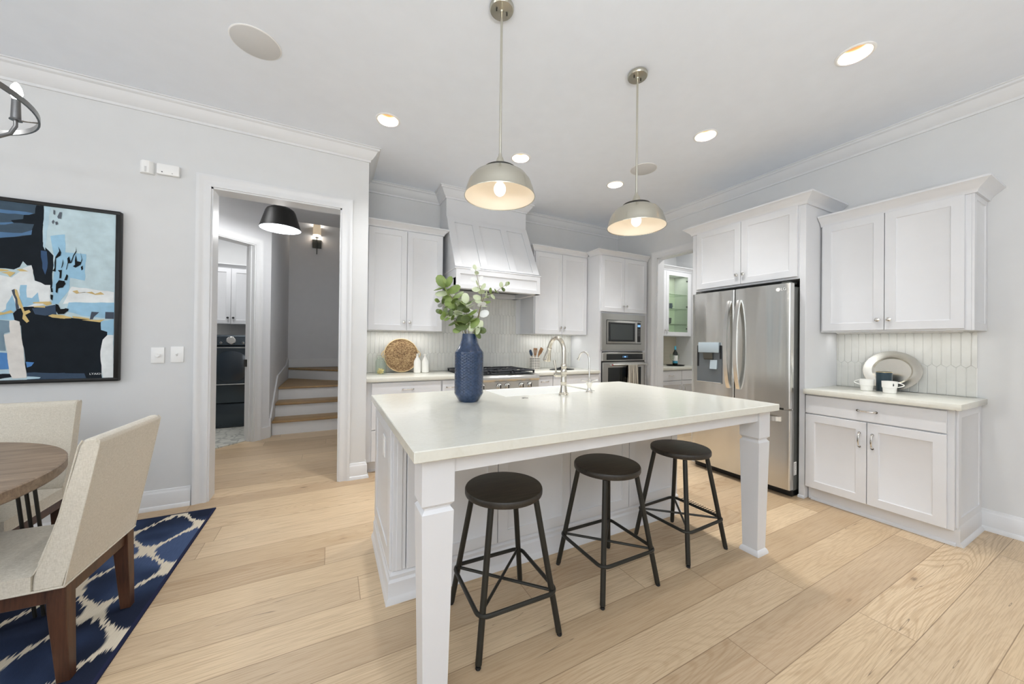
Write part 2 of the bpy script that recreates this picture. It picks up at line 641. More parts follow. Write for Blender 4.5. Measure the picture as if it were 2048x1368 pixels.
    c = mix_c(nt, math_n(nt, 'MULTIPLY', gap, 0.75), c, srgb(112, 88, 62))
    nt.links.new(c, b.inputs['Base Color'])
    rr = math_n(nt, 'MULTIPLY_ADD', fib.outputs[0], 0.16, 0.32)
    nt.links.new(rr, b.inputs['Roughness'])
    b.inputs['Specular IOR Level'].default_value = 0.45
    h = math_n(nt, 'SUBTRACT', math_n(nt, 'MULTIPLY', fib.outputs[0], 0.25), math_n(nt, 'ADD', math_n(nt, 'MULTIPLY', lines, 0.2), gap))
    bump(nt, b, h, 0.12, 0.002)
    return m


M_FLOOR = oak_floor()


def rug_mat():
    m, nt, b = new_mat('ikat_rug')
    tc = N(nt, 'ShaderNodeTexCoord')
    v = tc.outputs['Object']
    sp = N(nt, 'ShaderNodeSeparateXYZ')
    nt.links.new(v, sp.inputs[0])
    mp = N(nt, 'ShaderNodeMapping')
    mp.inputs['Scale'].default_value = (80, 4, 1)
    nt.links.new(v, mp.inputs['Vector'])
    jit = noise(nt, mp.outputs[0], 1.0, 2, 0.7)
    j = math_n(nt, 'MULTIPLY', math_n(nt, 'SUBTRACT', jit.outputs[0], 0.5), 0.15)
    x = sp.outputs[0]
    y = math_n(nt, 'ADD', sp.outputs[1], j)
    Wx, Hy = 0.36, 0.52
    u = math_n(nt, 'MULTIPLY', math_n(nt, 'ADD', x, -1.195), 2 * PI / Wx)
    w = math_n(nt, 'MULTIPLY', math_n(nt, 'ADD', y, -0.947 + 0.26), 2 * PI / Hy)
    f = math_n(nt, 'ADD', math_n(nt, 'COSINE', u), math_n(nt, 'COSINE', w))
    f = math_n(nt, 'ADD', f, math_n(nt, 'MULTIPLY', math_n(nt, 'COSINE', math_n(nt, 'MULTIPLY', w, 2.0)), 0.0))
    f = math_n(nt, 'ABSOLUTE', f)
    line = ramp(nt, f, [(0.17, 1.0), (0.30, 0.0)])
    n2 = noise(nt, v, 1.7, 2)
    n3 = noise(nt, mp.outputs[0], 3.0, 3, 0.7)
    blue = ramp(nt, n2.outputs[0], [(0.40, srgb(30, 36, 52)), (0.5, srgb(48, 62, 90)), (0.60, srgb(80, 98, 134))])
    blue = mix_c(nt, math_n(nt, 'MULTIPLY', n3.outputs[0], 0.6), blue, srgb(36, 44, 64))
    cream = mix_c(nt, n3.outputs[0], srgb(200, 188, 166), srgb(232, 222, 202))
    nt.links.new(mix_c(nt, line, blue, cream), b.inputs['Base Color'])
    b.inputs['Roughness'].default_value = 0.95
    b.inputs['Specular IOR Level'].default_value = 0.1
    n4 = noise(nt, v, 420, 2)
    bump(nt, b, n4.outputs[0], 0.5, 0.004)
    return m


M_RUG = rug_mat()
M_RUGB = plain('rug_binding', srgb(38, 42, 66), 0.9, bmp=0.3, bsc=300, spec=0.1)


def linen():
    m, nt, b = new_mat('linen_fabric')
    v1 = coords(nt, 520, 520, 90)
    v2 = coords(nt, 90, 90, 560)
    a = noise(nt, v1, 1.0, 2)
    d = noise(nt, v2, 1.0, 2)
    f = math_n(nt, 'MULTIPLY', math_n(nt, 'ADD', a.outputs[0], d.outputs[0]), 0.5)
    nt.links.new(ramp(nt, f, [(0.3, srgb(190, 183, 168)), (0.5, srgb(208, 201, 186)), (0.7, srgb(222, 216, 203))]), b.inputs['Base Color'])
    b.inputs['Roughness'].default_value = 0.9
    b.inputs['Specular IOR Level'].default_value = 0.15
    b.inputs['Sheen Weight'].default_value = 0.2
    bump(nt, b, f, 0.25, 0.002)
    return m


M_LINEN = linen()


def tile_mat(name, c0, c1, rough=0.12):
    m, nt, b = new_mat(name)
    v = coords(nt)
    n = noise(nt, v, 9, 3, 0.5, 0.6)
    nt.links.new(mix_c(nt, n.outputs[0], c0, c1), b.inputs['Base Color'])
    b.inputs['Roughness'].default_value = rough
    n2 = noise(nt, v, 16, 2)
    bump(nt, b, n2.outputs[0], 0.25, 0.006)
    return m


M_TILE = tile_mat('glazed_tile', srgb(202, 202, 196), srgb(220, 220, 215))
M_GROUT = plain('grout', srgb(236, 236, 233), 0.8)


def vase_mat():
    m, nt, b = new_mat('blue_glaze')
    v = coords(nt)
    n = noise(nt, v, 60, 2)
    nt.links.new(ramp(nt, n.outputs[0], [(0.3, srgb(34, 52, 78)), (0.7, srgb(46, 66, 96))]), b.inputs['Base Color'])
    b.inputs['Roughness'].default_value = 0.2
    b.inputs['Coat Weight'].default_value = 0.15
    return m


M_VASE = vase_mat()


def leaf_mat(name, a, c):
    m, nt, b = new_mat(name)
    v = coords(nt)
    n = noise(nt, v, 25, 3)
    nt.links.new(mix_c(nt, n.outputs[0], a, c), b.inputs['Base Color'])
    b.inputs['Roughness'].default_value = 0.5
    b.inputs['Subsurface Weight'].default_value = 0.0
    return m


M_LEAFS = [leaf_mat('leaf_green', srgb(98, 122, 58), srgb(146, 164, 92)), leaf_mat('leaf_pale', srgb(186, 198, 158), srgb(216, 222, 192)), leaf_mat('leaf_deep', srgb(72, 88, 48), srgb(112, 128, 76)), leaf_mat('leaf_white', srgb(226, 228, 224), srgb(240, 240, 238)), leaf_mat('leaf_grey', srgb(112, 116, 108), srgb(150, 152, 142))]


def weave():
    m, nt, b = new_mat('seagrass_weave')
    v = coords(nt, 55, 55, 200)
    n = noise(nt, v, 1.0, 3, 0.6, 1.0)
    n2 = noise(nt, coords(nt), 7, 2)
    f = math_n(nt, 'ADD', math_n(nt, 'MULTIPLY', n.outputs[0], 0.8), math_n(nt, 'MULTIPLY', n2.outputs[0], 0.2))
    nt.links.new(ramp(nt, f, [(0.38, srgb(74, 52, 34)), (0.48, srgb(140, 108, 72)), (0.60, srgb(206, 178, 134))]), b.inputs['Base Color'])
    b.inputs['Roughness'].default_value = 0.8
    bump(nt, b, f, 0.9, 0.01)
    return m


M_WEAVE = weave()
M_ROPE = plain('rope_edge', srgb(216, 192, 150), 0.8, var=0.1, sc=80)


def crock_mat():
    m, nt, b = new_mat('checked_ceramic')
    tc = N(nt, 'ShaderNodeTexCoord')
    sp = N(nt, 'ShaderNodeSeparateXYZ')
    nt.links.new(tc.outputs['Object'], sp.inputs[0])
    ang = math_n(nt, 'MULTIPLY', math_n(nt, 'ARCTAN2', sp.outputs[1], sp.outputs[0]), 20 / (2 * PI))
    zz = math_n(nt, 'MULTIPLY', sp.outputs[2], 46.0)
    a = math_n(nt, 'GREATER_THAN', math_n(nt, 'FRACT', math_n(nt, 'ADD', ang, 40.0)), 0.36)
    c = math_n(nt, 'GREATER_THAN', math_n(nt, 'FRACT', zz), 0.36)
    nt.links.new(mix_c(nt, math_n(nt, 'MULTIPLY', a, c), srgb(228, 224, 216), srgb(30, 30, 30)), b.inputs['Base Color'])
    b.inputs['Roughness'].default_value = 0.35
    return m


M_CROCK = crock_mat()


def towel_mat():
    m, nt, b = new_mat('striped_towel')
    tc = N(nt, 'ShaderNodeTexCoord')
    sp = N(nt, 'ShaderNodeSeparateXYZ')
    nt.links.new(tc.outputs['UV'], sp.inputs[0])
    s = math_n(nt, 'FRACT', math_n(nt, 'MULTIPLY', sp.outputs[0], 9.0))
    st = ramp(nt, s, [(0.0, srgb(232, 226, 212)), (0.55, srgb(232, 226, 212)), (0.58, srgb(74, 70, 64)), (0.70, srgb(74, 70, 64)), (0.73, srgb(222, 214, 198)), (0.80, srgb(222, 214, 198)), (0.82, srgb(90, 84, 76)), (0.88, srgb(90, 84, 76)), (0.9, srgb(232, 226, 212))])
    nt.links.new(st, b.inputs['Base Color'])
    b.inputs['Roughness'].default_value = 0.9
    return m


M_TOWEL = towel_mat()


def laundry_tile():
    m, nt, b = new_mat('patterned_floor_tile')
    v = coords(nt)
    vo = N(nt, 'ShaderNodeTexVoronoi', feature='DISTANCE_TO_EDGE')
    vo.inputs['Scale'].default_value = 9
    nt.links.new(v, vo.inputs['Vector'])
    n = noise(nt, v, 30, 3)
    f = math_n(nt, 'MULTIPLY', ramp(nt, vo.outputs['Distance'], [(0.04, 1.0), (0.1, 0.0)]), n.outputs[0])
    nt.links.new(mix_c(nt, f, srgb(206, 205, 196), srgb(120, 124, 120)), b.inputs['Base Color'])
    b.inputs['Roughness'].default_value = 0.4
    return m


M_LTILE = laundry_tile()


def bead_mat():
    m, nt, b = new_mat('beige_mosaic')
    v = coords(nt)
    wv = N(nt, 'ShaderNodeTexWave', bands_direction='Z')
    wv.inputs['Scale'].default_value = 14
    nt.links.new(v, wv.inputs['Vector'])
    nt.links.new(mix_c(nt, wv.outputs[0], srgb(196, 188, 170), srgb(214, 207, 190)), b.inputs['Base Color'])
    b.inputs['Roughness'].default_value = 0.3
    bump(nt, b, wv.outputs[0], 0.3, 0.003)
    return m


M_BEAD = bead_mat()
PAINTS = {k: plain('paint_' + k, srgb(*c), 0.75, var=0.22, sc=16, bmp=0.1, bsc=120, spec=0.12) for k, c in dict(
    navy=(28, 34, 40), slate=(66, 82, 96), slateb=(62, 78, 98), slate2=(74, 82, 94), steelblue=(84, 116, 150), denim=(60, 84, 116), pale=(176, 202, 214),
    sky=(150, 190, 214), white=(222, 226, 226), mist=(120, 142, 156), blue=(84, 132, 188), cream=(218, 214, 208), gold=(206, 182, 124), goldp=(198, 174, 122),
    ink=(26, 28, 30), ash=(92, 98, 106), ground=(186, 206, 212)).items()}
# ------------------------------------------------------------------ the setting
XR, YB, YL, XE, CZ = 4.08, 4.23, 3.533, 0.30, 3.05
XW, YR = -4.5, -3.0          # far left wall and rear wall, out of frame


def struct(name, mb, m):
    o = mb.build(name, m)
    o['kind'] = 'structure'
    return o


b = MB(); b.box(XW, XR, YR, YB, -0.06, 0); b.box(-3.0, XE, YL, 6.0, -0.06, 0); b.box(XR, 5.7, 1.6, 4.5, -0.06, 0)
b = MB()
b.poly([(XW, YR, 0), (5.7, YR, 0), (5.7, 8, 0), (XW, 8, 0), (XW, YR, -0.08), (5.7, YR, -0.08), (5.7, 8, -0.08), (XW, 8, -0.08)],
       [(0, 1, 2, 3), (4, 7, 6, 5), (0, 4, 5, 1), (1, 5, 6, 2), (2, 6, 7, 3), (3, 7, 4, 0)])
struct('floor', b, M_FLOOR)

# ceiling sheet with the round cut-outs of the recessed lights
b = MB()
bm = b.bm
out = [bm.verts.new(v) for v in ((XW, YR, CZ), (XR, YR, CZ), (XR, YB, CZ), (XE, YB, CZ), (XE, YL, CZ), (XW, YL, CZ))]
edges = [bm.edges.new((out[i], out[(i + 1) % len(out)])) for i in range(len(out))]
for x, y in DOWN:
    vs = [bm.verts.new(p) for p in ring_pts(0.083, 32, CZ, (x, y))]
    edges += [bm.edges.new((vs[i], vs[(i + 1) % 32])) for i in range(32)]
bmesh.ops.triangle_fill(bm, use_beauty=True, use_dissolve=False, edges=edges)
struct('ceiling', b, M_CEIL)
b = MB(); b.box(XW - 0.1, XR + 0.1, YR - 0.1, YB + 0.1, 3.20, 3.26)
struct('ceiling_light_block', b, M_CEIL)  # unseen slab added overhead to keep world light from leaking in

# wall with the painting and the hall doorway
DX0, DX1, DZ = -0.845, 0.077, 2.465
b = MB(); b.box(XW, DX0, YL, YL + 0.15, 0, 3.2); b.box(DX1, XE, YL, YL + 0.15, 0, 3.2); b.box(DX0, DX1, YL, YL + 0.15, DZ, 3.2)
struct('wall_left', b, M_WALL)
b = MB(); b.box(0.17, XE, YL + 0.15, 7.8, 0, 5.4)
struct('wall_return', b, M_HALL)
b = MB(); b.box(XE, 5.7, YB, YB + 0.15, 0, 3.2)
struct('wall_back', b, M_WALL)
# right wall with the pantry doorway
PY0, PY1, PZ = 2.62, 3.46, 2.48
b = MB(); b.box(XR, XR + 0.12, YR, PY0, 0, 3.2); b.box(XR, XR + 0.12, PY1, YB, 0, 3.2); b.box(XR, XR + 0.12, PY0, PY1, PZ, 3.2)
struct('wall_right', b, M_WALL)
# rear wall (behind the camera) with three tall windows; far left wall with two
b = MB()
xs = [XW, -3.95, -2.05, -1.45, 0.45, 1.05, 2.95, XR]
for i in range(0, 8, 2): b.box(xs[i], xs[i + 1], YR - 0.12, YR, 0, 3.2)
for i in (1, 3, 5): b.box(xs[i], xs[i + 1], YR - 0.12, YR, 0, 0.3); b.box(xs[i], xs[i + 1], YR - 0.12, YR, 2.6, 3.2)
struct('wall_rear', b, M_WALL)
b = MB()
ys = [YR, -2.55, -0.65, 0.25, 2.15, YL]
for i in (0, 2, 4): b.box(XW - 0.12, XW, ys[i], ys[i + 1], 0, 3.2)
for i in (1, 3): b.box(XW - 0.12, XW, ys[i], ys[i + 1], 0, 0.3); b.box(XW - 0.12, XW, ys[i], ys[i + 1], 2.6, 3.2)
struct('wall_far', b, M_WALL)

# crown moulding of the kitchen
CROWN = [(0, -0.115), (0.012, -0.115), (0.014, -0.098), (0.03, -0.085), (0.052, -0.055), (0.066, -0.03), (0.082, -0.022), (0.084, -0.008), (0.094, -0.006), (0.094, 0), (0, 0)]
b = MB()
b.sweep([(XR, YR), (XR, YB), (XE, YB), (XE, YL), (XW, YL), (XW, YR)], CROWN, lambda x, y, d: (x, y, CZ + d))
struct('trim_crown', b, M_TRIM)
# baseboards
BASE = [(0, 0), (0.028, 0), (0.028, 0.012), (0.022, 0.026), (0.015, 0.03), (0.015, 0.118), (0.012, 0.124), (0.009, 0.128), (0.007, 0.142), (0, 0.146)]
bf = lambda x, y, d: (x, y, d)
b = MB(); b.sweep([(DX0 - 0.095, YL), (XW, YL)], BASE, bf)
struct('baseboard_left', b, M_TRIM)
b = MB(); b.sweep([(XE, YL + 0.10), (XE, YL), (DX1 + 0.088, YL)], BASE, bf)
struct('baseboard_corner', b, M_TRIM)
b = MB(); b.sweep([(XR, YR), (XR, 0.69)], BASE, bf)
struct('baseboard_right', b, M_TRIM)
# casings: (o across the face, d out of the wall)
CASE = [(0.0, 0), (0.0, 0.012), (0.012, 0.016), (0.03, 0.012), (0.052, 0.014), (0.064, 0.022), (0.078, 0.026), (0.088, 0.024), (0.09, 0)]


def casing(name, a0, a1, zt, mapf, lining):
    bb = MB()
    bb.sweep([(a0, 0), (a0, zt), (a1, zt), (a1, 0)], CASE, mapf)
    lining(bb)
    return struct(name, bb, M_TRIM)


def lin1(bb):
    bb.box(DX0 - 0.001, DX0 + 0.012, YL - 0.002, YL + 0.152, 0, DZ + 0.001)
    bb.box(DX1 - 0.012, DX1 + 0.001, YL - 0.002, YL + 0.152, 0, DZ + 0.001)
    bb.box(DX0, DX1, YL - 0.002, YL + 0.152, DZ - 0.012, DZ + 0.001)


casing('door_1', DX0, DX1, DZ, lambda a, z, d: (a, YL - d, z), lin1)


def lin2(bb):
    bb.box(XR - 0.002, XR + 0.122, PY1 - 0.012, PY1 + 0.001, 0, PZ + 0.001)
    bb.box(XR - 0.002, XR + 0.122, PY0 - 0.001, PY0 + 0.012, 0, PZ + 0.001)
    bb.box(XR - 0.002, XR + 0.122, PY0, PY1, PZ - 0.012, PZ + 0.001)


casing('door_2', PY0, PY1, PZ, lambda a, z, d: (XR - d, a, z), lin2)

# ------------------------------------------------------------------ hall and stair
E45 = Vector((1, 1, 0)).normalized()          # along the angled laundry wall
N45 = Vector((-1, 1, 0)).normalized()         # away from the hall
P45 = Vector((-0.70, 5.51, 0))


def a45(sv, t, z):
    q = P45 + E45 * sv + N45 * t
    return (q.x, q.y, z)


def box45(bb, s0, s1, t0, t1, z0, z1):
    vs = [a45(s0, t0, z0), a45(s1, t0, z0), a45(s1, t1, z0), a45(s0, t1, z0), a45(s0, t0, z1), a45(s1, t0, z1), a45(s1, t1, z1), a45(s0, t1, z1)]
    bb.poly(vs, [(0, 3, 2, 1), (4, 5, 6, 7), (0, 1, 5, 4), (1, 2, 6, 5), (2, 3, 7, 6), (3, 0, 4, 7)])


LS0, LS1, LZ = -1.05, -0.203, 2.455
b = MB()
box45(b, LS1, 0.0, 0, 0.14, 0, 3.2); box45(b, -2.7, LS0, 0, 0.14, 0, 3.2); box45(b, LS0, LS1, 0, 0.14, LZ, 3.2)
struct('wall_angled', b, M_HALL)
b = MB(); b.box(-0.84, -0.70, 5.51, 7.8, 0, 5.4)
struct('wall_stair_left', b, M_HALL)
b = MB(); b.box(-0.84, 0.17, 7.65, 7.80, 0, 5.4)
struct('wall_stair_back', b, M_HALL)
b = MB(); b.box(-2.7, 0.17, YL + 0.15, 6.18, CZ, 3.2)
struct('ceiling_hall', b, M_HALL)
b = MB(); b.box(-0.84, 0.17, 6.1, 7.8, 5.4, 5.5); b.box(-0.84, 0.17, 6.14, 6.18, 3.2, 5.4)
struct('ceiling_stairwell', b, M_HALL)
b = MB(); b.sweep([(LS0, 0), (LS0, LZ), (LS1, LZ), (LS1, 0)], CASE, lambda a, z, d: a45(a, -d, z))
box45(b, LS1 - 0.012, LS1 + 0.001, -0.002, 0.142, 0, LZ); box45(b, LS0 - 0.001, LS0 + 0.012, -0.002, 0.142, 0, LZ); box45(b, LS0, LS1, -0.002, 0.142, LZ - 0.012, LZ + 0.001)
box45(b, LS1 - 0.024, LS1 - 0.012, 0.05, 0.09, 0, LZ)
d3 = struct('door_3', b, M_TRIM)
b = MB(); box45(b, LS1 - 0.028, LS1 - 0.010, 0.100, 0.142, 0.93, 1.02)
sp = b.build('strike_plate', M_BLACKM, d3); sp['label'] = 'black latch strike plate'
b = MB(); box45(b, LS1 + 0.088, 0.005, -0.016, 0, 0, 0.145)
struct('baseboard_hall', b, M_TRIM)
# laundry room shell
b = MB(); b.box(-2.75, -0.84, 7.10, 7.25, 0, 3.2); b.box(-2.75, -2.6, 3.68, 7.1, 0, 3.2)
struct('wall_laundry', b, plain('laundry_paint', srgb(220, 220, 219), 0.75))
b = MB(); b.box(-2.75, -0.84, 4.5, 7.25, 3.06, 3.2)
struct('ceiling_laundry', b, M_CEIL)
b = MB()
tri = [a45(-2.3, 0.14, 0)[:2], a45(LS0, 0.14, 0)[:2], a45(LS0, 0.1, 0)[:2], a45(LS1, 0.1, 0)[:2], a45(LS1, 0.14, 0)[:2], a45(0.0, 0.14, 0)[:2], (-0.84, 7.1), (-2.6, 7.1)]
b.prism(tri, lambda u, v, t: (u, v, t), 0.0, 0.012)
struct('floor_laundry', b, M_LTILE)

# stair: three straight steps, one winder
stair = thing('staircase', 'oak-tread staircase with white risers turning up beyond the hall doorway', 'stairs', (-0.265, 5.6, 0))
SX0, SX1 = -0.68, 0.166
RY = [5.61, 5.905, 6.22]
RH = 0.19
for i, y in enumerate(RY):
    b = MB(); b.box(SX0, SX1, y, y + 0.018, i * RH, (i + 1) * RH - 0.028)
    b.build('riser', M_TRIM, stair, world=True)
    b = MB()
    z1 = (i + 1) * RH
    yb = RY[i + 1] + 0.016 if i < 2 else None
    if yb: b.box(SX0, SX1, y - 0.028, yb, z1 - 0.028, z1, 0.006, 2)
    else: b.prism([(SX0, y - 0.028), (SX1, y - 0.028), (SX1, 6.86), (SX0, 7.60)], lambda u, v, t: (u, v, t), z1 - 0.028, z1, 0.005)
    b.build('tread', M_TREAD, stair, world=True)
b = MB(); b.prism([(SX0, 7.58), (SX1, 6.84), (SX1, 6.86), (SX0, 7.60)], lambda u, v, t: (u, v, t), 3 * RH, 4 * RH - 0.028)
b.build('riser', M_TRIM, stair, world=True)
b = MB(); b.prism([(SX0, 7.55), (SX1, 6.81), (SX1, 7.63), (SX0, 7.63)], lambda u, v, t: (u, v, t), 4 * RH - 0.028, 4 * RH, 0.005)
b.build('tread', M_TREAD, stair, world=True)
# wall strings and skirting of the stair
b = MB(); b.prism([(5.51, 0), (5.60, 0), (5.60, 0.1), (7.6, 0.1), (7.6, 0.95), (7.3, 0.83), (6.20, 0.74), (5.55, 0.245), (5.51, 0.245)], lambda u, v, t: (t, u, v), -0.70, -0.682)
struct('trim_stair_string', b, M_TRIM)
b = MB(); b.box(-0.68, 0.17, 7.632, 7.65, 4 * RH + 0.003, 4 * RH + 0.155, 0.004)
struct('baseboard_stair', b, M_TRIM)

# pantry shell
b = MB(); b.box(5.47, 5.7, 1.5, YB, 0, 3.2)
struct('wall_pantry_right', b, M_WALL)
b = MB(); b.box(4.2, 5.7, 1.5, 1.62, 0, 3.2)
struct('wall_pantry_front', b, M_WALL)
b = MB(); b.box(XR, 5.7, 1.5, YB + 0.1, CZ, 3.2)
struct('ceiling_pantry', b, M_CEIL)


# tile backsplashes: real elongated hexagon tiles on grout
def clip(poly, x0, x1, z0, z1):
    for ax, lim, sg in ((0, x0, 1), (0, x1, -1), (1, z0, 1), (1, z1, -1)):
        outp = []
        for i in range(len(poly)):
            p, q = poly[i - 1], poly[i]
            dp, dq = sg * (p[ax] - lim), sg * (q[ax] - lim)
            if dp >= 0: outp.append(p)
            if (dp >= 0) != (dq >= 0):
                t = dp / (dp - dq)
                outp.append((p[0] + (q[0] - p[0]) * t, p[1] + (q[1] - p[1]) * t))
        poly = outp
        if len(poly) < 3: return []
    return poly


def picket(regions, mapf, w=0.0465, pitch=0.25, tip=0.019, phase=0.0, zc=1.13):
    bb = MB()
    g = 0.0012
    for (x0, x1, z0, z1) in regions:
        bb.mi = 1
        bb.prism([(x0, z0), (x1, z0), (x1, z1), (x0, z1)], mapf, 0.0, 0.003)
        bb.mi = 0
        for k in range(-2, 5):
            zz = zc + (k + 0.5) * pitch
            if zz + pitch < z0 or zz - pitch > z1: continue
            n0 = int((x0 - phase) / w) - 2
            for i in range(n0, n0 + int((x1 - x0) / w) + 5):
                cx = phase + (i + (0.5 if k % 2 else 0.0)) * w
                hw, hh = w / 2 - g, (pitch - tip) / 2 - g * 0.5

                def hexa(s):
                    return [(cx, zz - hh - tip + s * .8), (cx + hw - s, zz - hh + s * .4), (cx + hw - s, zz + hh - s * .4), (cx, zz + hh + tip - s * .8), (cx - hw + s, zz + hh - s * .4), (cx - hw + s, zz - hh + s * .4)]
                A, B = clip(hexa(0), x0, x1, z0, z1), clip(hexa(0.0022), x0, x1, z0, z1)
                if len(A) < 3 or len(B) < 3: continue
                t = 0.0075 + random.uniform(-0.0006, 0.0006)
                if len(A) == len(B):
                    n = len(A)
                    vs = [mapf(u, v, 0.003) for u, v in A] + [mapf(u, v, t - 0.0016) for u, v in A] + [mapf(u, v, t) for u, v in B]
                    fs = [tuple(range(2 * n, 3 * n))]
                    for r in (0, 1): fs += [(r * n + q, r * n + (q + 1) % n, (r + 1) * n + (q + 1) % n, (r + 1) * n + q) for q in range(n)]
                    bb.poly(vs, fs)
                else:
                    bb.prism(A, mapf, 0.003, t)
    return bb


struct('wall_backsplash_range', picket([(XE + 0.001, 1.165, 0.916, 1.384), (1.165, 2.235, 0.916, 1.84), (2.235, 3.165, 0.916, 1.384)], lambda u, v, t: (u, YB - t, v), phase=0.418), [M_TILE, M_GROUT])
struct('wall_backsplash_side', picket([(0.70, 1.477, 0.916, 1.384)], lambda u, v, t: (XR - t, u, v), phase=0.7025), [M_TILE, M_GROUT])
b = MB(); b.box(4.22, 5.469, YB - 0.008, YB, 0.916, 1.40)
struct('wall_backsplash_pantry', b, M_BEAD)
# ------------------------------------------------------------------ cabinets
# local frame of a cabinet: x along the front from its left end, front frame in y = 0, back towards +y


def knob_at(parent, x, z, yf=-0.02, mat=None):
    bb = MB()
    bb.M = Matrix.Translation((x, yf, z)) @ Matrix.Rotation(PI / 2, 4, 'X')
    bb.lathe([(0.0065, 0.0), (0.0055, 0.004), (0.0045, 0.010), (0.007, 0.014), (0.013, 0.017), (0.0155, 0.021), (0.0145, 0.026), (0.008, 0.029), (0, 0.030)], 16)
    return bb.build('knob', mat or M_CHROME, parent)


def pull_at(parent, x, z, yf=-0.02, vert=True, L=0.10, mat=None):
    bb = MB()
    pts, rs = [], []
    for i in range(13):
        t = i / 12 * 2 - 1
        a = t * L / 2
        y = yf - 0.030 * (1 - abs(t) ** 4) - 0.001
        pts.append((x, y, z + a) if vert else (x + a, y, z))
        rs.append(0.0042 + 0.0016 * math.cos(t * PI) ** 2)
    bb.tube(pts, rs, 10)
    for sgn in (-1, 1):
        a = sgn * L / 2
        p = (x, yf, z + a) if vert else (x + a, yf, z)
        q = (p[0], p[1] - 0.008, p[2])
        bb.cyl(p, q, 0.0085, 12)
    return bb.build('handle', mat or M_CHROME, parent)


def door_at(root, x0, x1, z0, z1, knob=None, pull=None, rail=0.058, mat=None, t=0.02):
    bb = MB(); bb.slab(x0, x1, z0, z1, -t, t - 0.0005, rail)
    d = bb.build('door', mat or M_CAB, root)
    if knob: knob_at(d, knob[0], knob[1], -t)
    if pull: pull_at(d, pull[0], pull[1], -t, True)
    return d


def drawer_at(root, x0, x1, z0, z1, pull=None, mat=None, t=0.02):
    bb = MB(); bb.box(x0, x1, -t, -0.0005, z0, z1, 0.002)
    d = bb.build('drawer', mat or M_CAB, root)
    if pull: pull_at(d, pull[0], pull[1], -t, False)
    return d


CABCROWN = [(0, 0), (0.010, 0.0), (0.012, 0.010), (0.020, 0.022), (0.040, 0.040), (0.052, 0.052), (0.060, 0.056), (0.060, 0.066), (0, 0.066)]


def cab_crown(root, path, z, scale=1.0):
    bb = MB()
    bb.sweep(path, [(o * scale, d * scale) for o, d in CABCROWN], lambda x, y, d: (x, y, z + d))
    return bb.build('crown', M_CAB, root)


def body(root, w, dep, z0, z1, name='body', y0=0.0):
    bb = MB(); bb.box(0, w, y0, dep, z0, z1, 0.0015)
    return bb.build(name, M_CAB, root)


def toe(root, w, dep, h=0.10, rec=0.05):
    bb = MB(); bb.box(0, w, rec, dep, 0, h - 0.001)
    bb.sweep([(w, rec), (0, rec)], [(0, 0), (0.014, 0), (0.012, 0.012), (0, 0.02)], lambda x, y, d: (x, y, d))
    return bb.build('toe_kick', M_CAB, root)


def light_bar(root, x0, x1, y, z):
    bb = MB(); bb.box(x0, x1, y - 0.012, y + 0.012, z - 0.008, z - 0.0005)
    o = bb.build('light_bar', M_PLASTIC, root)
    return o


# wall cabinet left of the hood
UY = 3.88
t = thing('wall_cabinet', 'white two-door wall cabinet left of the range hood', 'cabinet', (0.305, UY, 1.385))
W_ = 0.81
body(t, W_, 0.349, 0, 1.075)
door_at(t, 0.03, 0.413, 0.0, 1.06, knob=(0.385, 0.09)); door_at(t, 0.417, 0.80, 0.0, 1.06, knob=(0.445, 0.09))
cab_crown(t, [(W_, 0.345), (W_, 0.0), (0.0, 0.0)], 1.072)
light_bar(t, 0.06, 0.76, 0.18, 0.0)
# wall cabinet right of the hood
t = thing('wall_cabinet', 'white two-door wall cabinet between the range hood and the oven tower', 'cabinet', (2.31, UY, 1.385))
W_ = 0.855
body(t, W_, 0.349, 0, 1.075)
door_at(t, 0.012, 0.430, 0.0, 1.06, knob=(0.402, 0.09)); door_at(t, 0.434, 0.845, 0.0, 1.06, knob=(0.462, 0.09))
cab_crown(t, [(W_, 0.0), (0.0, 0.0), (0.0, 0.345)], 1.072)
light_bar(t, 0.06, 0.80, 0.18, 0.0)

# tall oven tower: carcass with openings for the microwave and the oven
t = thing('oven_tower', 'tall white oven tower cabinet in the corner by the pantry doorway', 'cabinet', (3.17, 3.62, 0))
W_ = 0.885
b = MB()
b.box(0, 0.05, 0, 0.609, 0.10, 2.47); b.box(W_ - 0.075, W_, 0, 0.609, 0.10, 2.47)
b.box(0.05, W_ - 0.075, 0, 0.609, 1.665, 2.47); b.box(0.05, W_ - 0.075, 0, 0.609, 1.16, 1.195); b.box(0.05, W_ - 0.075, 0, 0.609, 0.10, 0.42)
b.box(0.05, W_ - 0.075, 0.585, 0.609, 0.42, 1.665)
b.build('body', M_CAB, t)
door_at(t, 0.018, 0.4315, 1.70, 2.445, knob=(0.404, 1.785)); door_at(t, 0.4355, 0.855, 1.70, 2.445, knob=(0.463, 1.785))
drawer_at(t, 0.018, 0.855, 0.115, 0.40, pull=(0.44, 0.30))
cab_crown(t, [(W_, 0.0), (0.0, 0.0), (0.0, 0.198)], 2.455)
toe(t, W_, 0.60)

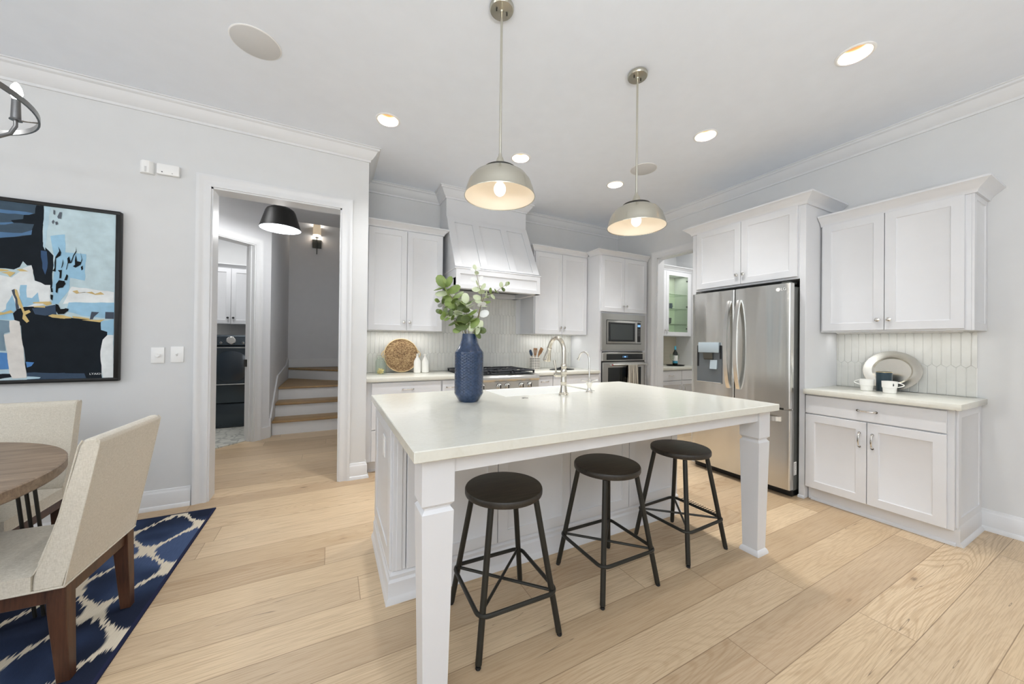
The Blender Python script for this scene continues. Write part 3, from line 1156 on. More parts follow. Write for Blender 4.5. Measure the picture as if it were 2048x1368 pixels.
# fridge surround with the two-door cabinet above
t = thing('fridge_surround', 'white cabinet surround with two doors above the refrigerator', 'cabinet', (3.51, 2.508, 0), -PI / 2)
W_ = 1.03
b = MB(); b.box(0, 0.042, 0, 0.569, 0, 2.465, 0.002); b.box(0.988, W_, 0, 0.569, 0, 2.465, 0.002)
b.sweep([(W_, 0), (0.985, 0)], [(0, 0), (0.010, 0), (0.008, 0.016), (0, 0.022)], lambda x, y, d: (x, y, d))
b.build('side_panel', M_CAB, t)
b = MB(); b.box(0.042, 0.988, 0.0, 0.569, 1.835, 2.465, 0.0015)
b.build('body', M_CAB, t)
door_at(t, 0.058, 0.5145, 1.855, 2.455, knob=(0.485, 1.945)); door_at(t, 0.5185, 0.976, 1.855, 2.455, knob=(0.547, 1.945))
cab_crown(t, [(W_, 0.565), (W_, 0.0), (0.0, 0.0), (0.0, 0.565)], 2.452, 1.25)
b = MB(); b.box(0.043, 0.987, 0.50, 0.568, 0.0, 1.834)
o = b.build('recess_back', M_DARK, t); o['label'] = 'back of the refrigerator recess coloured black for its shade'  # near-black panel paints in the shade behind the refrigerator

# wall cabinet over the side counter
t = thing('wall_cabinet', 'white two-door wall cabinet over the side counter with platter and cups', 'cabinet', (3.762, 1.472, 1.385), -PI / 2)
W_ = 0.802
body(t, W_, 0.317, 0.0, 0.92)
door_at(t, 0.014, 0.392, 0.012, 0.905, knob=(0.362, 0.09)); door_at(t, 0.396, 0.775, 0.012, 0.905, knob=(0.424, 0.09))
b = MB()
b.M = Matrix.Translation((W_, 0, 0)) @ Matrix.Rotation(PI / 2, 4, 'Z')
b.slab(0.0, 0.317, 0.0, 0.92, -0.012, 0.0115, 0.05)
b.build('end_panel', M_CAB, t)
cab_crown(t, [(W_ + 0.012, 0.315), (W_ + 0.012, 0.0), (0.0, 0.0)], 0.905, 1.25)
light_bar(t, 0.05, 0.74, 0.16, 0.0)

# base cabinet under the side counter
t = thing('base_cabinet', 'white base cabinet with one drawer over two doors, right of the refrigerator', 'cabinet', (3.52, 1.472, 0), -PI / 2)
W_ = 0.78
body(t, W_, 0.559, 0.105, 0.874)
drawer_at(t, 0.002, 0.752, 0.718, 0.862, pull=(0.378, 0.793))
door_at(t, 0.002, 0.374, 0.112, 0.708, pull=(0.338, 0.578)); door_at(t, 0.378, 0.752, 0.112, 0.708, pull=(0.408, 0.578))
b = MB(); b.box(0.0, W_, 0.045, 0.559, 0, 0.104)
b.sweep([(W_, 0.045), (0.02, 0.045)], [(0, 0), (0.016, 0), (0.014, 0.012), (0, 0.022)], lambda x, y, d: (x, y, d))
b.build('toe_kick', M_CAB, t)
b = MB()
b.M = Matrix.Translation((W_, 0.03, 0)) @ Matrix.Rotation(PI / 2, 4, 'Z')
b.slab(0.0, 0.528, 0.12, 0.874, -0.012, 0.0115, 0.055)
b.M = Matrix.Identity(4)
b.sweep([(W_, 0.558), (W_, 0.045)], [(0, 0), (0.03, 0), (0.028, 0.012), (0.016, 0.026), (0.016, 0.115), (0.012, 0.128), (0, 0.132)], lambda x, y, d: (x, y, d))
b.build('end_panel', M_CAB, t)

# base cabinets along the back wall
t = thing('base_cabinet', 'white drawer base cabinet left of the range under the tray and bottles', 'cabinet', (0.305, 3.62, 0))
body(t, 0.94, 0.609, 0.105, 0.874); toe(t, 0.94, 0.60)
for z0, z1 in ((0.725, 0.862), (0.415, 0.715), (0.112, 0.405)):
    drawer_at(t, 0.05, 0.725, z0, z1, pull=(0.388, z1 - 0.069)); drawer_at(t, 0.742, 0.93, z0, z1, pull=(0.836, z1 - 0.069))
t = thing('base_cabinet', 'white base cabinet under the range top', 'cabinet', (1.25, 3.62, 0))
body(t, 0.915, 0.609, 0.105, 0.69); toe(t, 0.915, 0.60)
drawer_at(t, 0.004, 0.911, 0.40, 0.68, pull=(0.457, 0.6)); drawer_at(t, 0.004, 0.911, 0.112, 0.39, pull=(0.457, 0.31))
t = thing('base_cabinet', 'white base cabinet between the range top and the oven tower', 'cabinet', (2.17, 3.62, 0))
body(t, 0.998, 0.609, 0.105, 0.874); toe(t, 0.998, 0.60)
drawer_at(t, 0.03, 0.255, 0.715, 0.862, pull=(0.142, 0.80)); door_at(t, 0.03, 0.255, 0.112, 0.705, rail=0.045)
drawer_at(t, 0.265, 0.985, 0.715, 0.862); door_at(t, 0.265, 0.622, 0.112, 0.705, pull=(0.59, 0.58)); door_at(t, 0.628, 0.985, 0.112, 0.705, pull=(0.66, 0.58))


# worktops
def top(name, label, x0, x1, y0, y1, group=None):
    bb = MB(); bb.box(x0, x1, y0, y1, 0.874, 0.914, 0.003, 2)
    o = bb.build(name, M_QUARTZ)
    return tag(o, label, 'countertop', group)


top('countertop', 'pale quartz countertop under the woven tray, left of the range', 0.302, 1.248, 3.585, 4.2215)
top('countertop', 'pale quartz countertop with the utensil crock, right of the range', 2.168, 3.168, 3.585, 4.2215)
top('countertop', 'pale quartz side countertop under the pewter platter', 3.473, 4.0715, 0.655, 1.4765)

# ------------------------------------------------------------------ range hood
t = thing('range_hood', 'white panelled range hood tapering up to the ceiling', 'range hood', (1.70, 4.22, 1.84))
HX0, HX1 = 1.172, 2.228
b = MB()
side = [(3.60, 1.845), (3.60, 2.065), (3.625, 2.075), (3.965, 2.72), (3.965, 3.0), (4.2215, 3.0), (4.2215, 1.845)]
bsd = [(3.60, 1.845), (3.60, 2.06), (3.62, 2.06), (3.62, 2.075), (3.965, 2.72), (3.965, 3.045), (4.2215, 3.045), (4.2215, 1.845), (4.13, 1.845), (4.13, 1.95), (3.66, 1.95), (3.66, 1.845)]
b.prism(bsd, lambda u, v, s_: (s_, u, v), HX0, HX1)
b.box(HX0, HX0 + 0.06, 3.60, 4.2215, 1.845, 1.96); b.box(HX1 - 0.06, HX1, 3.60, 4.2215, 1.845, 1.96)
b.build('body', M_CAB, t, world=True)
# flat battens on the slope
sl = Vector((0.34, 0.645)).normalized()


def slope(u, q, d):
    y = 3.622 + sl.x * q - 0.645 / 0.729 * d
    z = 2.078 + sl.y * q + 0.34 / 0.729 * d
    return (u, y, z)


QL = math.hypot(0.34, 0.645)
b = MB()
for x0, x1 in ((HX0, HX0 + 0.085), (HX1 - 0.085, HX1), (1.474, 1.560), (1.840, 1.926)):
    b.prism([(x0, 0.0), (x1, 0.0), (x1, QL), (x0, QL)], slope, 0, 0.010, 0.002)
for q0, q1 in ((QL - 0.08, QL), (0, 0.03)):
    b.prism([(HX0, q0), (HX1, q0), (HX1, q1), (HX0, q1)], slope, 0, 0.0096, 0.002)
b.build('batten_panel', M_CAB, t, world=True)
b = MB()
b.sweep([(HX0, 4.22), (HX0, 3.60), (HX1, 3.60), (HX1, 4.22)][::-1], [(0, 0), (0.010, 0.002), (0.014, 0.012), (0.008, 0.018), (0, 0.022)], lambda x, y, d: (x, y, 2.05 + d))
b.slab(HX0 + 0.004, HX1 - 0.004, 1.848, 2.05, 3.588, 0.0115, 0.045)
b.build('front_band', M_CAB, t, world=True)
b = MB()
b.sweep([(HX0, 4.22), (HX0, 3.965), (HX1, 3.965), (HX1, 4.22)][::-1], CROWN, lambda x, y, d: (x, y, CZ - 0.0005 + d))
b.build('crown', M_CAB, t, world=True)
b = MB(); b.box(HX0 + 0.061, HX1 - 0.061, 3.662, 4.128, 1.90, 1.948)
o = b.build('filter_insert', plain('hood_filter', srgb(64, 66, 66), 0.4, 0.6), t, world=True); o['label'] = 'dark steel filter insert'

# ------------------------------------------------------------------ island
t = thing('kitchen_island', 'white panelled kitchen island on two tapered front legs', 'island', (1.3, 1.8, 0))
IX0, IX1, IY0, IY1 = 0.278, 2.338, 1.795, 2.44
b = MB(); b.box(IX0, 1.02, IY0, IY1, 0.0, 0.872); b.box(1.78, IX1, IY0, IY1, 0.0, 0.872); b.box(1.02, 1.78, IY0, 2.055, 0.0, 0.872); b.box(1.02, 1.78, 2.055, IY1, 0.0, 0.65)
b.build('body', M_CAB, t, world=True)
b = MB(); b.sweep([(IX0, IY1), (IX0, IY0), (IX1, IY0), (IX1, IY1)][::-1], [(0, 0), (0.030, 0), (0.028, 0.014), (0.020, 0.030), (0.018, 0.034), (0.018, 0.098), (0.010, 0.110), (0.012, 0.128), (0.004, 0.140), (0, 0.142)], lambda x, y, d: (x, y, d))
b.build('base_moulding', M_CAB, t, world=True)
for x0, x1 in ((0.345, 0.838), (0.842, 1.335), (1.339, 1.832), (1.836, 2.325)):
    b = MB(); b.slab(x0, x1, 0.150, 0.866, IY0 - 0.019, 0.0185, 0.06)
    b.build('front_panel', M_CAB, t, world=True)
b = MB()
b.box(0.2785, 0.341, IY0 - 0.012, IY0 - 0.0005, 0.15, 0.866, 0.002); b.box(0.296, 0.323, IY0 - 0.017, IY0 - 0.0122, 0.15, 0.866, 0.002)
b.build('corner_post', M_CAB, t, world=True)
b = MB()
b.M = Matrix.Translation((IX0, IY1 - 0.004, 0)) @ Matrix.Rotation(-PI / 2, 4, 'Z')
b.slab(0.0, IY1 - IY0 - 0.008, 0.150, 0.866, -0.012, 0.0115, 0.075)
sp_ = b.build('end_panel', M_CAB, t, world=True)
b = MB(); b.box(IX0 - 0.0105, IX0 - 0.004, 2.02, 2.09, 0.635, 0.75, 0.002); b.box(IX0 - 0.0125, IX0 - 0.0105, 2.038, 2.072, 0.655, 0.73, 0.001)
b.build('outlet_plate', M_PLASTIC, sp_, world=True)
b = MB()
b.box(0.392, 2.284, 1.195, 1.215, 0.812, 0.872, 0.001)
b.box(0.285, 0.305, 1.30, IY0 - 0.019, 0.812, 0.872, 0.001); b.box(2.315, 2.335, 1.30, IY0 - 0.019, 0.812, 0.872, 0.001)
b.build('apron', M_CAB, t, world=True)


def island_leg(cx, cy):
    bb = MB()
    def sq(h, z): return [(cx - h, cy - h, z), (cx + h, cy - h, z), (cx + h, cy + h, z), (cx - h, cy + h, z)]
    lv = [(0.057, 0.872), (0.057, 0.712), (0.046, 0.700), (0.046, 0.694), (0.056, 0.682), (0.0555, 0.66), (0.043, 0.03)]
    vs = []
    for h, z in lv: vs += sq(h, z)
    fs = [(0, 1, 2, 3), tuple(range(len(vs) - 4, len(vs)))[::-1]]
    for r in range(len(lv) - 1):
        fs += [(r * 4 + k, r * 4 + (k + 1) % 4, (r + 1) * 4 + (k + 1) % 4, (r + 1) * 4 + k) for k in range(4)]
    bb.poly(vs, fs)
    lv = [(0.044, 0.032), (0.050, 0.024), (0.055, 0.012), (0.056, 0.0)]
    vs = []
    for h, z in lv: vs += sq(h, z)
    fs = [(0, 1, 2, 3), tuple(range(len(vs) - 4, len(vs)))[::-1]]
    for r in range(len(lv) - 1):
        fs += [(r * 4 + k, r * 4 + (k + 1) % 4, (r + 1) * 4 + (k + 1) % 4, (r + 1) * 4 + k) for k in range(4)]
    bb.poly(vs, fs)
    return bb.build('leg', M_CAB, t, world=True)


island_leg(0.335, 1.243); island_leg(2.336, 1.243)
# island worktop with the notch of the apron sink
KX0, KX1, KY0 = 1.02, 1.78, 2.06
b = MB()
TX0, TX1, TY0, TY1 = 0.243, 2.425, 1.149, 2.485
b.prism([(TX0, TY0), (TX1, TY0), (TX1, TY1), (KX1, TY1), (KX1, KY0), (KX0, KY0), (KX0, TY1), (TX0, TY1)], lambda u, v, z: (u, v, z), 0.874, 0.914, 0.003)
tag(b.build('island_countertop', M_QUARTZ), 'large pale quartz island countertop under the blue vase', 'countertop')
# sink: an open basin
t = thing('apron_sink', 'white apron-front sink let into the island beside the faucet', 'sink', (1.4, 2.27, 0.651))
b = MB()
sx0, sx1, sy0, sy1, sz0, sz1 = KX0 + 0.003, KX1 - 0.003, KY0 + 0.003, TY1 + 0.008, 0.651, 0.905
w = 0.022


def rr(x0, x1, y0, y1, r, z, n=5):
    pts = []
    for (cx, cy, a) in ((x1 - r, y0 + r, -PI / 2), (x1 - r, y1 - r, 0), (x0 + r, y1 - r, PI / 2), (x0 + r, y0 + r, PI)):
        for k in range(n + 1):
            q = a + PI / 2 * k / n
            pts.append((cx + r * math.cos(q), cy + r * math.sin(q), z))
    return pts


rings = [rr(sx0, sx1, sy0, sy1, 0.004, sz0), rr(sx0, sx1, sy0, sy1, 0.004, sz1 - 0.004), rr(sx0 + .004, sx1 - .004, sy0 + .004, sy1 - .004, 0.004, sz1), rr(sx0 + w, sx1 - w, sy0 + w, sy1 - w, 0.03, sz1), rr(sx0 + w + .004, sx1 - w - .004, sy0 + w + .004, sy1 - w - .004, 0.03, sz1 - 0.006), rr(sx0 + w + .012, sx1 - w - .012, sy0 + w + .012, sy1 - w - .012, 0.03, 0.675)]
vs = [p for r in rings for p in r]
m = len(rings[0])
fs = [tuple(range(m))[::-1], tuple(range(5 * m, 6 * m))]
for r in range(5): fs += [(r * m + k, r * m + (k + 1) % m, (r + 1) * m + (k + 1) % m, (r + 1) * m + k) for k in range(m)]
b.poly(vs, fs)
b.build('basin', M_SINK, t, world=True)
b = MB(); b.lathe([(0, 0.0005), (0.03, 0.0005), (0.045, 0.003), (0.045, 0.0)], 24, (1.4, 2.27, 0.6752))
b.build('drain', M_CHROME, t, world=True)
# ------------------------------------------------------------------ range top
t = thing('gas_rangetop', 'stainless gas range top with black grates and knobs behind the blue vase', 'stove', (1.708, 3.86, 0.692))
RX0, RX1 = 1.253, 2.163
b = MB()
prof = [(3.515, 0.693), (3.495, 0.70), (3.500, 0.835), (3.488, 0.845), (3.480, 0.862), (3.484, 0.884), (3.500, 0.900), (3.530, 0.906), (4.21, 0.915), (4.21, 0.70), (3.60, 0.693)]
b.prism(prof, lambda u, v, s_: (s_, u, v), RX0, RX1, 0.0)
b.build('body', M_STEEL, t, world=True)
b = MB(); b.box(RX0 + 0.03, RX1 - 0.03, 3.56, 4.18, 0.914, 0.918, 0.001)
b.build('burner_tray', M_IRON, t, world=True)
for gx in (RX0 + 0.155, (RX0 + RX1) / 2, RX1 - 0.155):
    b = MB()
    hw = 0.138
    z0, z1 = 0.938, 0.953
    for yy in (3.57, 3.865, 4.165): b.box(gx - hw, gx + hw, yy - 0.007, yy + 0.007, z0, z1, 0.003)
    for xx in (gx - hw + 0.007, gx + hw - 0.007): b.box(xx - 0.007, xx + 0.007, 3.57, 4.165, z0, z1, 0.003)
    for yy in (3.718, 4.015):
        for q in range(6):
            a = PI / 6 + q * PI / 3
            b.tube([(gx + 0.04 * math.cos(a), yy + 0.04 * math.sin(a), 0.945), (gx + 0.13 * math.cos(a), yy + 0.13 * math.sin(a), 0.945)], 0.006, 6)
    for xx in (gx - hw + 0.01, gx + hw - 0.01):
        for yy in (3.575, 4.16): b.box(xx - 0.008, xx + 0.008, yy - 0.008, yy + 0.008, 0.9185, z0)
    b.build('grate', M_IRON, t, world=True)
    for yy in (3.718, 4.015):
        b = MB(); b.lathe([(0, 0.93), (0.036, 0.93), (0.042, 0.924), (0.042, 0.9185), (0, 0.9185)], 20, (gx, yy, 0))
        b.build('burner', M_BLACK, t, world=True)
for kx in (1.345, 1.455, 1.655, 1.752, 1.935, 2.04):
    b = MB()
    b.M = Matrix.Translation((kx, 3.4975, 0.785)) @ Matrix.Rotation(PI / 2, 4, 'X')
    b.lathe([(0, 0.0), (0.036, 0.0), (0.036, 0.006), (0.031, 0.010), (0.027, 0.011), (0.025, 0.030), (0.021, 0.034), (0, 0.034)], 24)
    k = b.build('knob', M_STEEL, t, world=True)
    b = MB()
    b.M = Matrix.Translation((kx, 3.4970, 0.785)) @ Matrix.Rotation(PI / 2, 4, 'X')
    b.lathe([(0.037, 0.0), (0.037, 0.0055), (0.034, 0.0075)], 24, a0=0.2, a1=PI - 0.2)
    b.box(-0.005, 0.005, -0.020, 0.020, 0.0335, 0.0365)
    b.build('pointer', M_BLACK, k, world=True)

# ------------------------------------------------------------------ built-in microwave and wall oven
TX, TF = 3.17, 3.62
t = thing('microwave', 'built-in stainless microwave in the oven tower above the oven', 'microwave', (3.60, TF, 1.195))
b = MB()
mx0, mx1, mz0, mz1 = 3.195, 3.99, 1.180, 1.672
b.box(mx0 + .03, mx1 - .03, TF + 0.001, TF + 0.42, 1.197, 1.663)
b.build('housing', M_DARK, t, world=True)
b = MB()
ix0, ix1, iz0, iz1 = 3.268, 3.915, 1.262, 1.590
yf = TF - 0.030
for q in ((mx0, mx1, mz0, iz0), (mx0, mx1, iz1, mz1), (mx0, ix0, iz0, iz1), (ix1, mx1, iz0, iz1)):
    b.box(q[0], q[1], yf, TF - 0.0005, q[2], q[3], 0.0)
b.build('trim_frame', M_STEEL, t, world=True)
b = MB(); b.box(ix0, ix1, yf + 0.010, TF - 0.0005, iz0, iz1)
b.build('gap', M_BLACK, t, world=True)
b = MB(); b.box(ix0 + 0.008, 3.815, yf - 0.006, yf + 0.0095, iz0 + 0.008, iz1 - 0.008, 0.003, 2)
d = b.build('door', M_STEEL, t, world=True)
b = MB(); b.box(3.30, 3.785, yf - 0.0075, yf - 0.0062, iz0 + 0.035, iz1 - 0.035, 0.0)
b.build('window', M_BGLASS, d, world=True)
b = MB(); b.box(3.335, 3.745, yf - 0.0085, yf - 0.0076, iz0 + 0.06, iz1 - 0.06, 0.0)
b.build('viewing_screen', plain('perforated_screen', srgb(62, 67, 68), 0.35), d, world=True)
b = MB(); b.box(3.818, ix1 - 0.006, yf - 0.006, yf + 0.0095, iz0 + 0.008, iz1 - 0.008, 0.002)
d = b.build('control_panel', M_STEEL, t, world=True)
b = MB(); b.box(3.832, 3.894, yf - 0.0075, yf - 0.0062, iz0 + 0.03, iz1 - 0.03)
k = b.build('keypad', M_BLACK, d, world=True)
b = MB(); b.box(3.838, 3.888, yf - 0.0083, yf - 0.0076, iz1 - 0.085, iz1 - 0.055)
b.build('display', M_SCREEN, d, world=True)
b = MB()
for r in range(5):
    for c in range(3): b.box(3.842 + c * 0.017, 3.850 + c * 0.017, yf - 0.0081, yf - 0.0076, iz1 - 0.12 - r * 0.022, iz1 - 0.116 - r * 0.022)
b.build('key_marks', M_SPEAKER, d, world=True)

t = thing('wall_oven', 'built-in stainless wall oven with a towel hanging on its handle', 'oven', (3.60, TF, 0.42))
ox0, ox1 = 3.208, 3.998
yf = TF - 0.034
b = MB(); b.box(ox0 + .03, ox1 - .03, TF + 0.001, TF + 0.55, 0.425, 1.155)
b.build('housing', M_DARK, t, world=True)
b = MB(); b.box(ox0, ox1, yf, TF - 0.0005, 1.035, 1.148, 0.002)
d = b.build('control_panel', M_STEEL, t, world=True)
b = MB(); b.box(ox0 + 0.065, ox1 - 0.055, yf - 0.0015, yf - 0.0002, 1.050, 1.128)
b.build('glass_strip', M_BGLASS, d, world=True)
b = MB(); b.box(3.555, 3.655, yf - 0.0028, yf - 0.0016, 1.075, 1.105)
b.build('display', plain('oven_display', srgb(70, 98, 128), 0.3), d, world=True)
b = MB(); b.box(3.59, 3.62, yf - 0.0036, yf - 0.0029, 1.082, 1.098)
b.build('clock_digits', M_SCREEN, d, world=True)
b = MB(); b.box(ox0, ox1, TF - 0.016, TF - 0.0005, 0.425, 1.034)
b.build('door_gap', M_BLACK, t, world=True)
b = MB(); b.box(ox0 + 0.004, ox1 - 0.004, yf - 0.004, TF - 0.017, 0.432, 1.018, 0.003, 2)
d = b.build('door', M_STEEL, t, world=True)
b = MB(); b.box(ox0 + 0.09, ox1 - 0.09, yf - 0.0055, yf - 0.0042, 0.51, 0.945, 0.0)
b.build('window', M_BGLASS, d, world=True)
b = MB()
HZ, HYf = 0.985, yf - 0.060
b.cyl((ox0 + 0.12, HYf, HZ), (ox1 - 0.02, HYf, HZ), 0.013, 16)
for x in (ox0 + 0.15, ox1 - 0.05): b.box(x - 0.012, x + 0.012, HYf, yf - 0.0042, HZ - 0.009, HZ + 0.009)
h = b.build('handle', M_STEEL, d, world=True)
b = MB(); b.cyl((ox0 + 0.1165, HYf, HZ), (ox0 + 0.1195, HYf, HZ), 0.0105, 16)
e = b.build('end_cap', plain('red_badge', srgb(150, 40, 52), 0.4), h, world=True); e['label'] = 'red round end cap'

# towel over the oven handle: a folded cloth sheet
b = MB()
n, rows = 40, 26
uvl = b.bm.loops.layers.uv.new('UVMap')
grid = []
for j in range(rows + 1):
    row = []
    for i in range(n + 1):
        u = i / n
        s = j / rows * 0.86 - 0.20          # length along the cloth; 0 at the top of the bar
        spread = 1.0 + 0.25 * max(0, s) / 0.6
        x = 3.68 + (u - 0.5) * 0.185 * spread + 0.02 * max(0, s) * (u - .7)
        if s < -0.022: y, z = HYf + 0.0165, HZ + (s + 0.022)
        elif s < 0.022:
            a = PI / 2 + (0.022 - s) / 0.044 * PI - PI / 2
            y, z = HYf + 0.0165 * math.cos(PI - a) * 1.0, HZ + 0.0165 * math.sin(a)
            y = HYf + 0.0165 * -math.cos(PI * (0.022 - s) / 0.044)
        else: y, z = HYf - 0.0165, HZ - (s - 0.022)
        fold = min(1, abs(s) / 0.15) * 0.012
        y += (fold * math.sin(u * 2 * PI * 3.2 + s * 3) - fold) * (1 if s > 0 else 0)
        row.append(b.bm.verts.new((x, y, z)))
    grid.append(row)
for j in range(rows):
    for i in range(n):
        f = b.bm.faces.new((grid[j][i], grid[j][i + 1], grid[j + 1][i + 1], grid[j + 1][i]))
        for lp, (di, dj) in zip(f.loops, ((0, 0), (1, 0), (1, 1), (0, 1))): lp[uvl].uv = ((i + di) / n, (j + dj) / rows)
bmesh.ops.solidify(b.bm, geom=b.bm.faces[:], thickness=0.002)
tag(b.build('towel', M_TOWEL), 'cream kitchen towel with dark stripes hanging on the oven handle', 'towel')

# ------------------------------------------------------------------ refrigerator
FX = 3.365       # front of the doors
t = thing('refrigerator', 'stainless french-door refrigerator with water dispenser in white surround', 'refrigerator', (3.7, 1.97, 0))
FY0, FY1, FYS = 1.524, 2.412, 1.978
b = MB(); b.box(FX + 0.072, 4.0, FY0 + 0.004, 2.44, 0.055, 1.765, 0.004)
bd = b.build('body', M_STEELD, t, world=True)
b = MB(); b.box(FX + 0.09, 3.98, FY0 + 0.02, 2.42, 0.0, 0.0545)
b.build('plinth', M_BLACK, t, world=True)


def fdoor(name, y0, y1, z0, z1, bulge=0.010):
    """door slab seen from -x, slightly bowed front, rounded vertical edges"""
    bb = MB()
    n = 14
    r = 0.010
    pts = []
    for i in range(n + 1):
        q = i / n
        y = y0 + r + (y1 - y0 - 2 * r) * q
        pts.append((FX + bulge * (2 * q - 1) ** 2, y))
    left = [(FX + bulge + r * (1 - math.cos(a)), y1 - r + r * math.sin(a)) for a in (0.5, 1.0, PI / 2)]
    right = [(FX + bulge + r * (1 - math.cos(a)), y0 + r - r * math.sin(a)) for a in (PI / 2, 1.0, 0.5)]
    poly = right + pts + left + [(FX + 0.068, y1), (FX + 0.068, y0)]
    bb.prism(poly, lambda u, v, z: (u, v, z), z0, z1)
    return bb.build(name, M_STEELV, t, world=True)


dl = fdoor('door', FYS + 0.003, FY1, 0.745, 1.79)
dr = fdoor('door', FY0, FYS - 0.003, 0.745, 1.79)
dz = fdoor('freezer_drawer', FY0, FY1, 0.07, 0.728, 0.012)
for yy in (FY0 + 0.05, FY1 - 0.05):
    b = MB(); b.box(FX + 0.03, FX + 0.16, yy - 0.028, yy + 0.028, 1.7905, 1.806, 0.004)
    b.build('hinge_cover', M_STEELD, t, world=True)
b = MB(); b.box(FX + 0.02, FX + 0.066, FY0 + 0.002, FY0 + 0.05, 0.729, 0.744)
b.build('hinge', M_CHROME, t, world=True)


def fhandle(door, y):
    bb = MB()
    n = 22
    vs, fs = [], []
    for i in range(n + 1):
        q = i / n
        z = 0.86 + (1.685 - 0.86) * q
        out = 0.062 * (1 - (2 * q - 1) ** 2) ** 0.8 + 0.001
        dep = 0.016
        x0 = FX + 0.010 - out - dep
        x1 = FX + 0.010 - out
        if i in (0, n): x1 = FX + 0.012
        hw = 0.017
        vs += [(x0, y - hw, z), (x0, y + hw, z), (x1, y + hw, z), (x1, y - hw, z)]
    for i in range(n):
        for k in range(4): fs.append((i * 4 + k, i * 4 + (k + 1) % 4, (i + 1) * 4 + (k + 1) % 4, (i + 1) * 4 + k))
    fs += [(0, 1, 2, 3), (n * 4 + 3, n * 4 + 2, n * 4 + 1, n * 4)]
    bb.poly(vs, fs)
    return bb.build('handle', M_SILVER, door, world=False)


for dd, y in ((dl, FYS + 0.045), (dr, FYS - 0.045)):
    h = fhandle(dd, y)
    h.location = -Vector((3.7, 1.97, 0))
    h['label'] = 'tall bowed vertical handle'
b = MB()
n = 16
vs, fs = [], []
for i in range(n + 1):
    q = i / n
    y = FY0 + 0.06 + (FY1 - FY0 - 0.12) * q
    out = 0.055 * (1 - (2 * q - 1) ** 2) ** 0.45 + 0.002
    x0, x1 = FX + 0.012 - out - 0.012, FX + 0.012 - out
    if i in (0, n): x1 = FX + 0.014
    vs += [(x0, y, 0.63), (x0, y, 0.668), (x1, y, 0.668), (x1, y, 0.63)]
for i in range(n):
    for k in range(4): fs.append((i * 4 + k, i * 4 + (k + 1) % 4, (i + 1) * 4 + (k + 1) % 4, (i + 1) * 4 + k))
fs += [(0, 1, 2, 3), (n * 4 + 3, n * 4 + 2, n * 4 + 1, n * 4)]
b.poly(vs, fs)
h = b.build('handle', M_SILVER, dz, world=False)
h.location = -Vector((3.7, 1.97, 0)); h['label'] = 'long horizontal drawer handle'


def fpart(name, m, par, fn, label=None):
    bb = MB(); fn(bb)
    o = bb.build(name, m, t, world=True)
    o.parent = par
    if label: o['label'] = label
    return o


# dispenser on the left door
M_DISP = plain('dispenser_grey', srgb(112, 118, 122), 0.4, 0.5)
M_DISPL = plain('dispenser_panel', srgb(186, 200, 208), 0.25, 0.3)
fpart('dispenser', M_DISP, dl, lambda bb: (bb.box(FX - 0.003, FX + 0.002, 2.085, 2.345, 0.89, 1.262, 0.002)), 'recessed grey water dispenser')
fpart('dispenser_panel', M_DISPL, dl, lambda bb: (bb.box(FX - 0.022, FX - 0.0035, 2.108, 2.322, 1.190, 1.292, 0.004, 2)), 'pale control panel')
fpart('dispenser_trim', M_BLACK, dl, lambda bb: (bb.box(FX - 0.006, FX - 0.0032, 2.088, 2.107, 1.13, 1.262), bb.box(FX - 0.006, FX - 0.0032, 2.323, 2.342, 1.05, 1.262)))
fpart('dispenser_nozzle', M_STEELD, dl, lambda bb: bb.prism([(FX - 0.030, 1.189), (FX - 0.0035, 1.189), (FX - 0.0035, 1.12), (FX - 0.018, 1.13)], lambda u, v, y: (u, y, v), 2.17, 2.265))
fpart('dispenser_paddle', M_DISPL, dl, lambda bb: bb.prism([(FX - 0.010, 1.118), (FX - 0.0035, 1.118), (FX - 0.0035, 1.035), (FX - 0.018, 1.03)], lambda u, v, y: (u, y, v), 2.13, 2.20))
fpart('drip_tray', M_SILVER, dl, lambda bb: bb.box(FX - 0.020, FX - 0.0035, 2.088, 2.342, 0.893, 0.902, 0.002))
# maker's mark: round emblem and two letters
fpart('emblem', M_PLASTIC, dr, lambda bb: (setattr(bb, 'M', Matrix.Translation((FX + 0.0035, 1.612, 1.742)) @ Matrix.Rotation(-PI / 2, 4, 'Y')), bb.lathe([(0.0, 0.0), (0.016, 0.0), (0.016, 0.004), (0.0, 0.004)], 24)))
lt = text_mesh('lettering', 'LG', 0.034, M_PLASTIC, dr, (FX + 0.0015 - 3.7, 1.572 - 1.97, 1.742), (PI / 2, 0, -PI / 2), 0.0012)
fpart('sticker', M_STRIPE_W, bd, lambda bb: bb.box(FX + 0.085, FX + 0.127, FY0 + 0.0032, FY0 + 0.0038, 0.185, 0.295), 'white rating sticker')
fpart('sticker_print', M_GREYB, bd, lambda bb: [bb.box(FX + 0.090, FX + 0.090 + random.uniform(.012, .03), FY0 + 0.0028, FY0 + 0.0031, 0.192 + q * 0.012, 0.196 + q * 0.012) for q in range(8)])

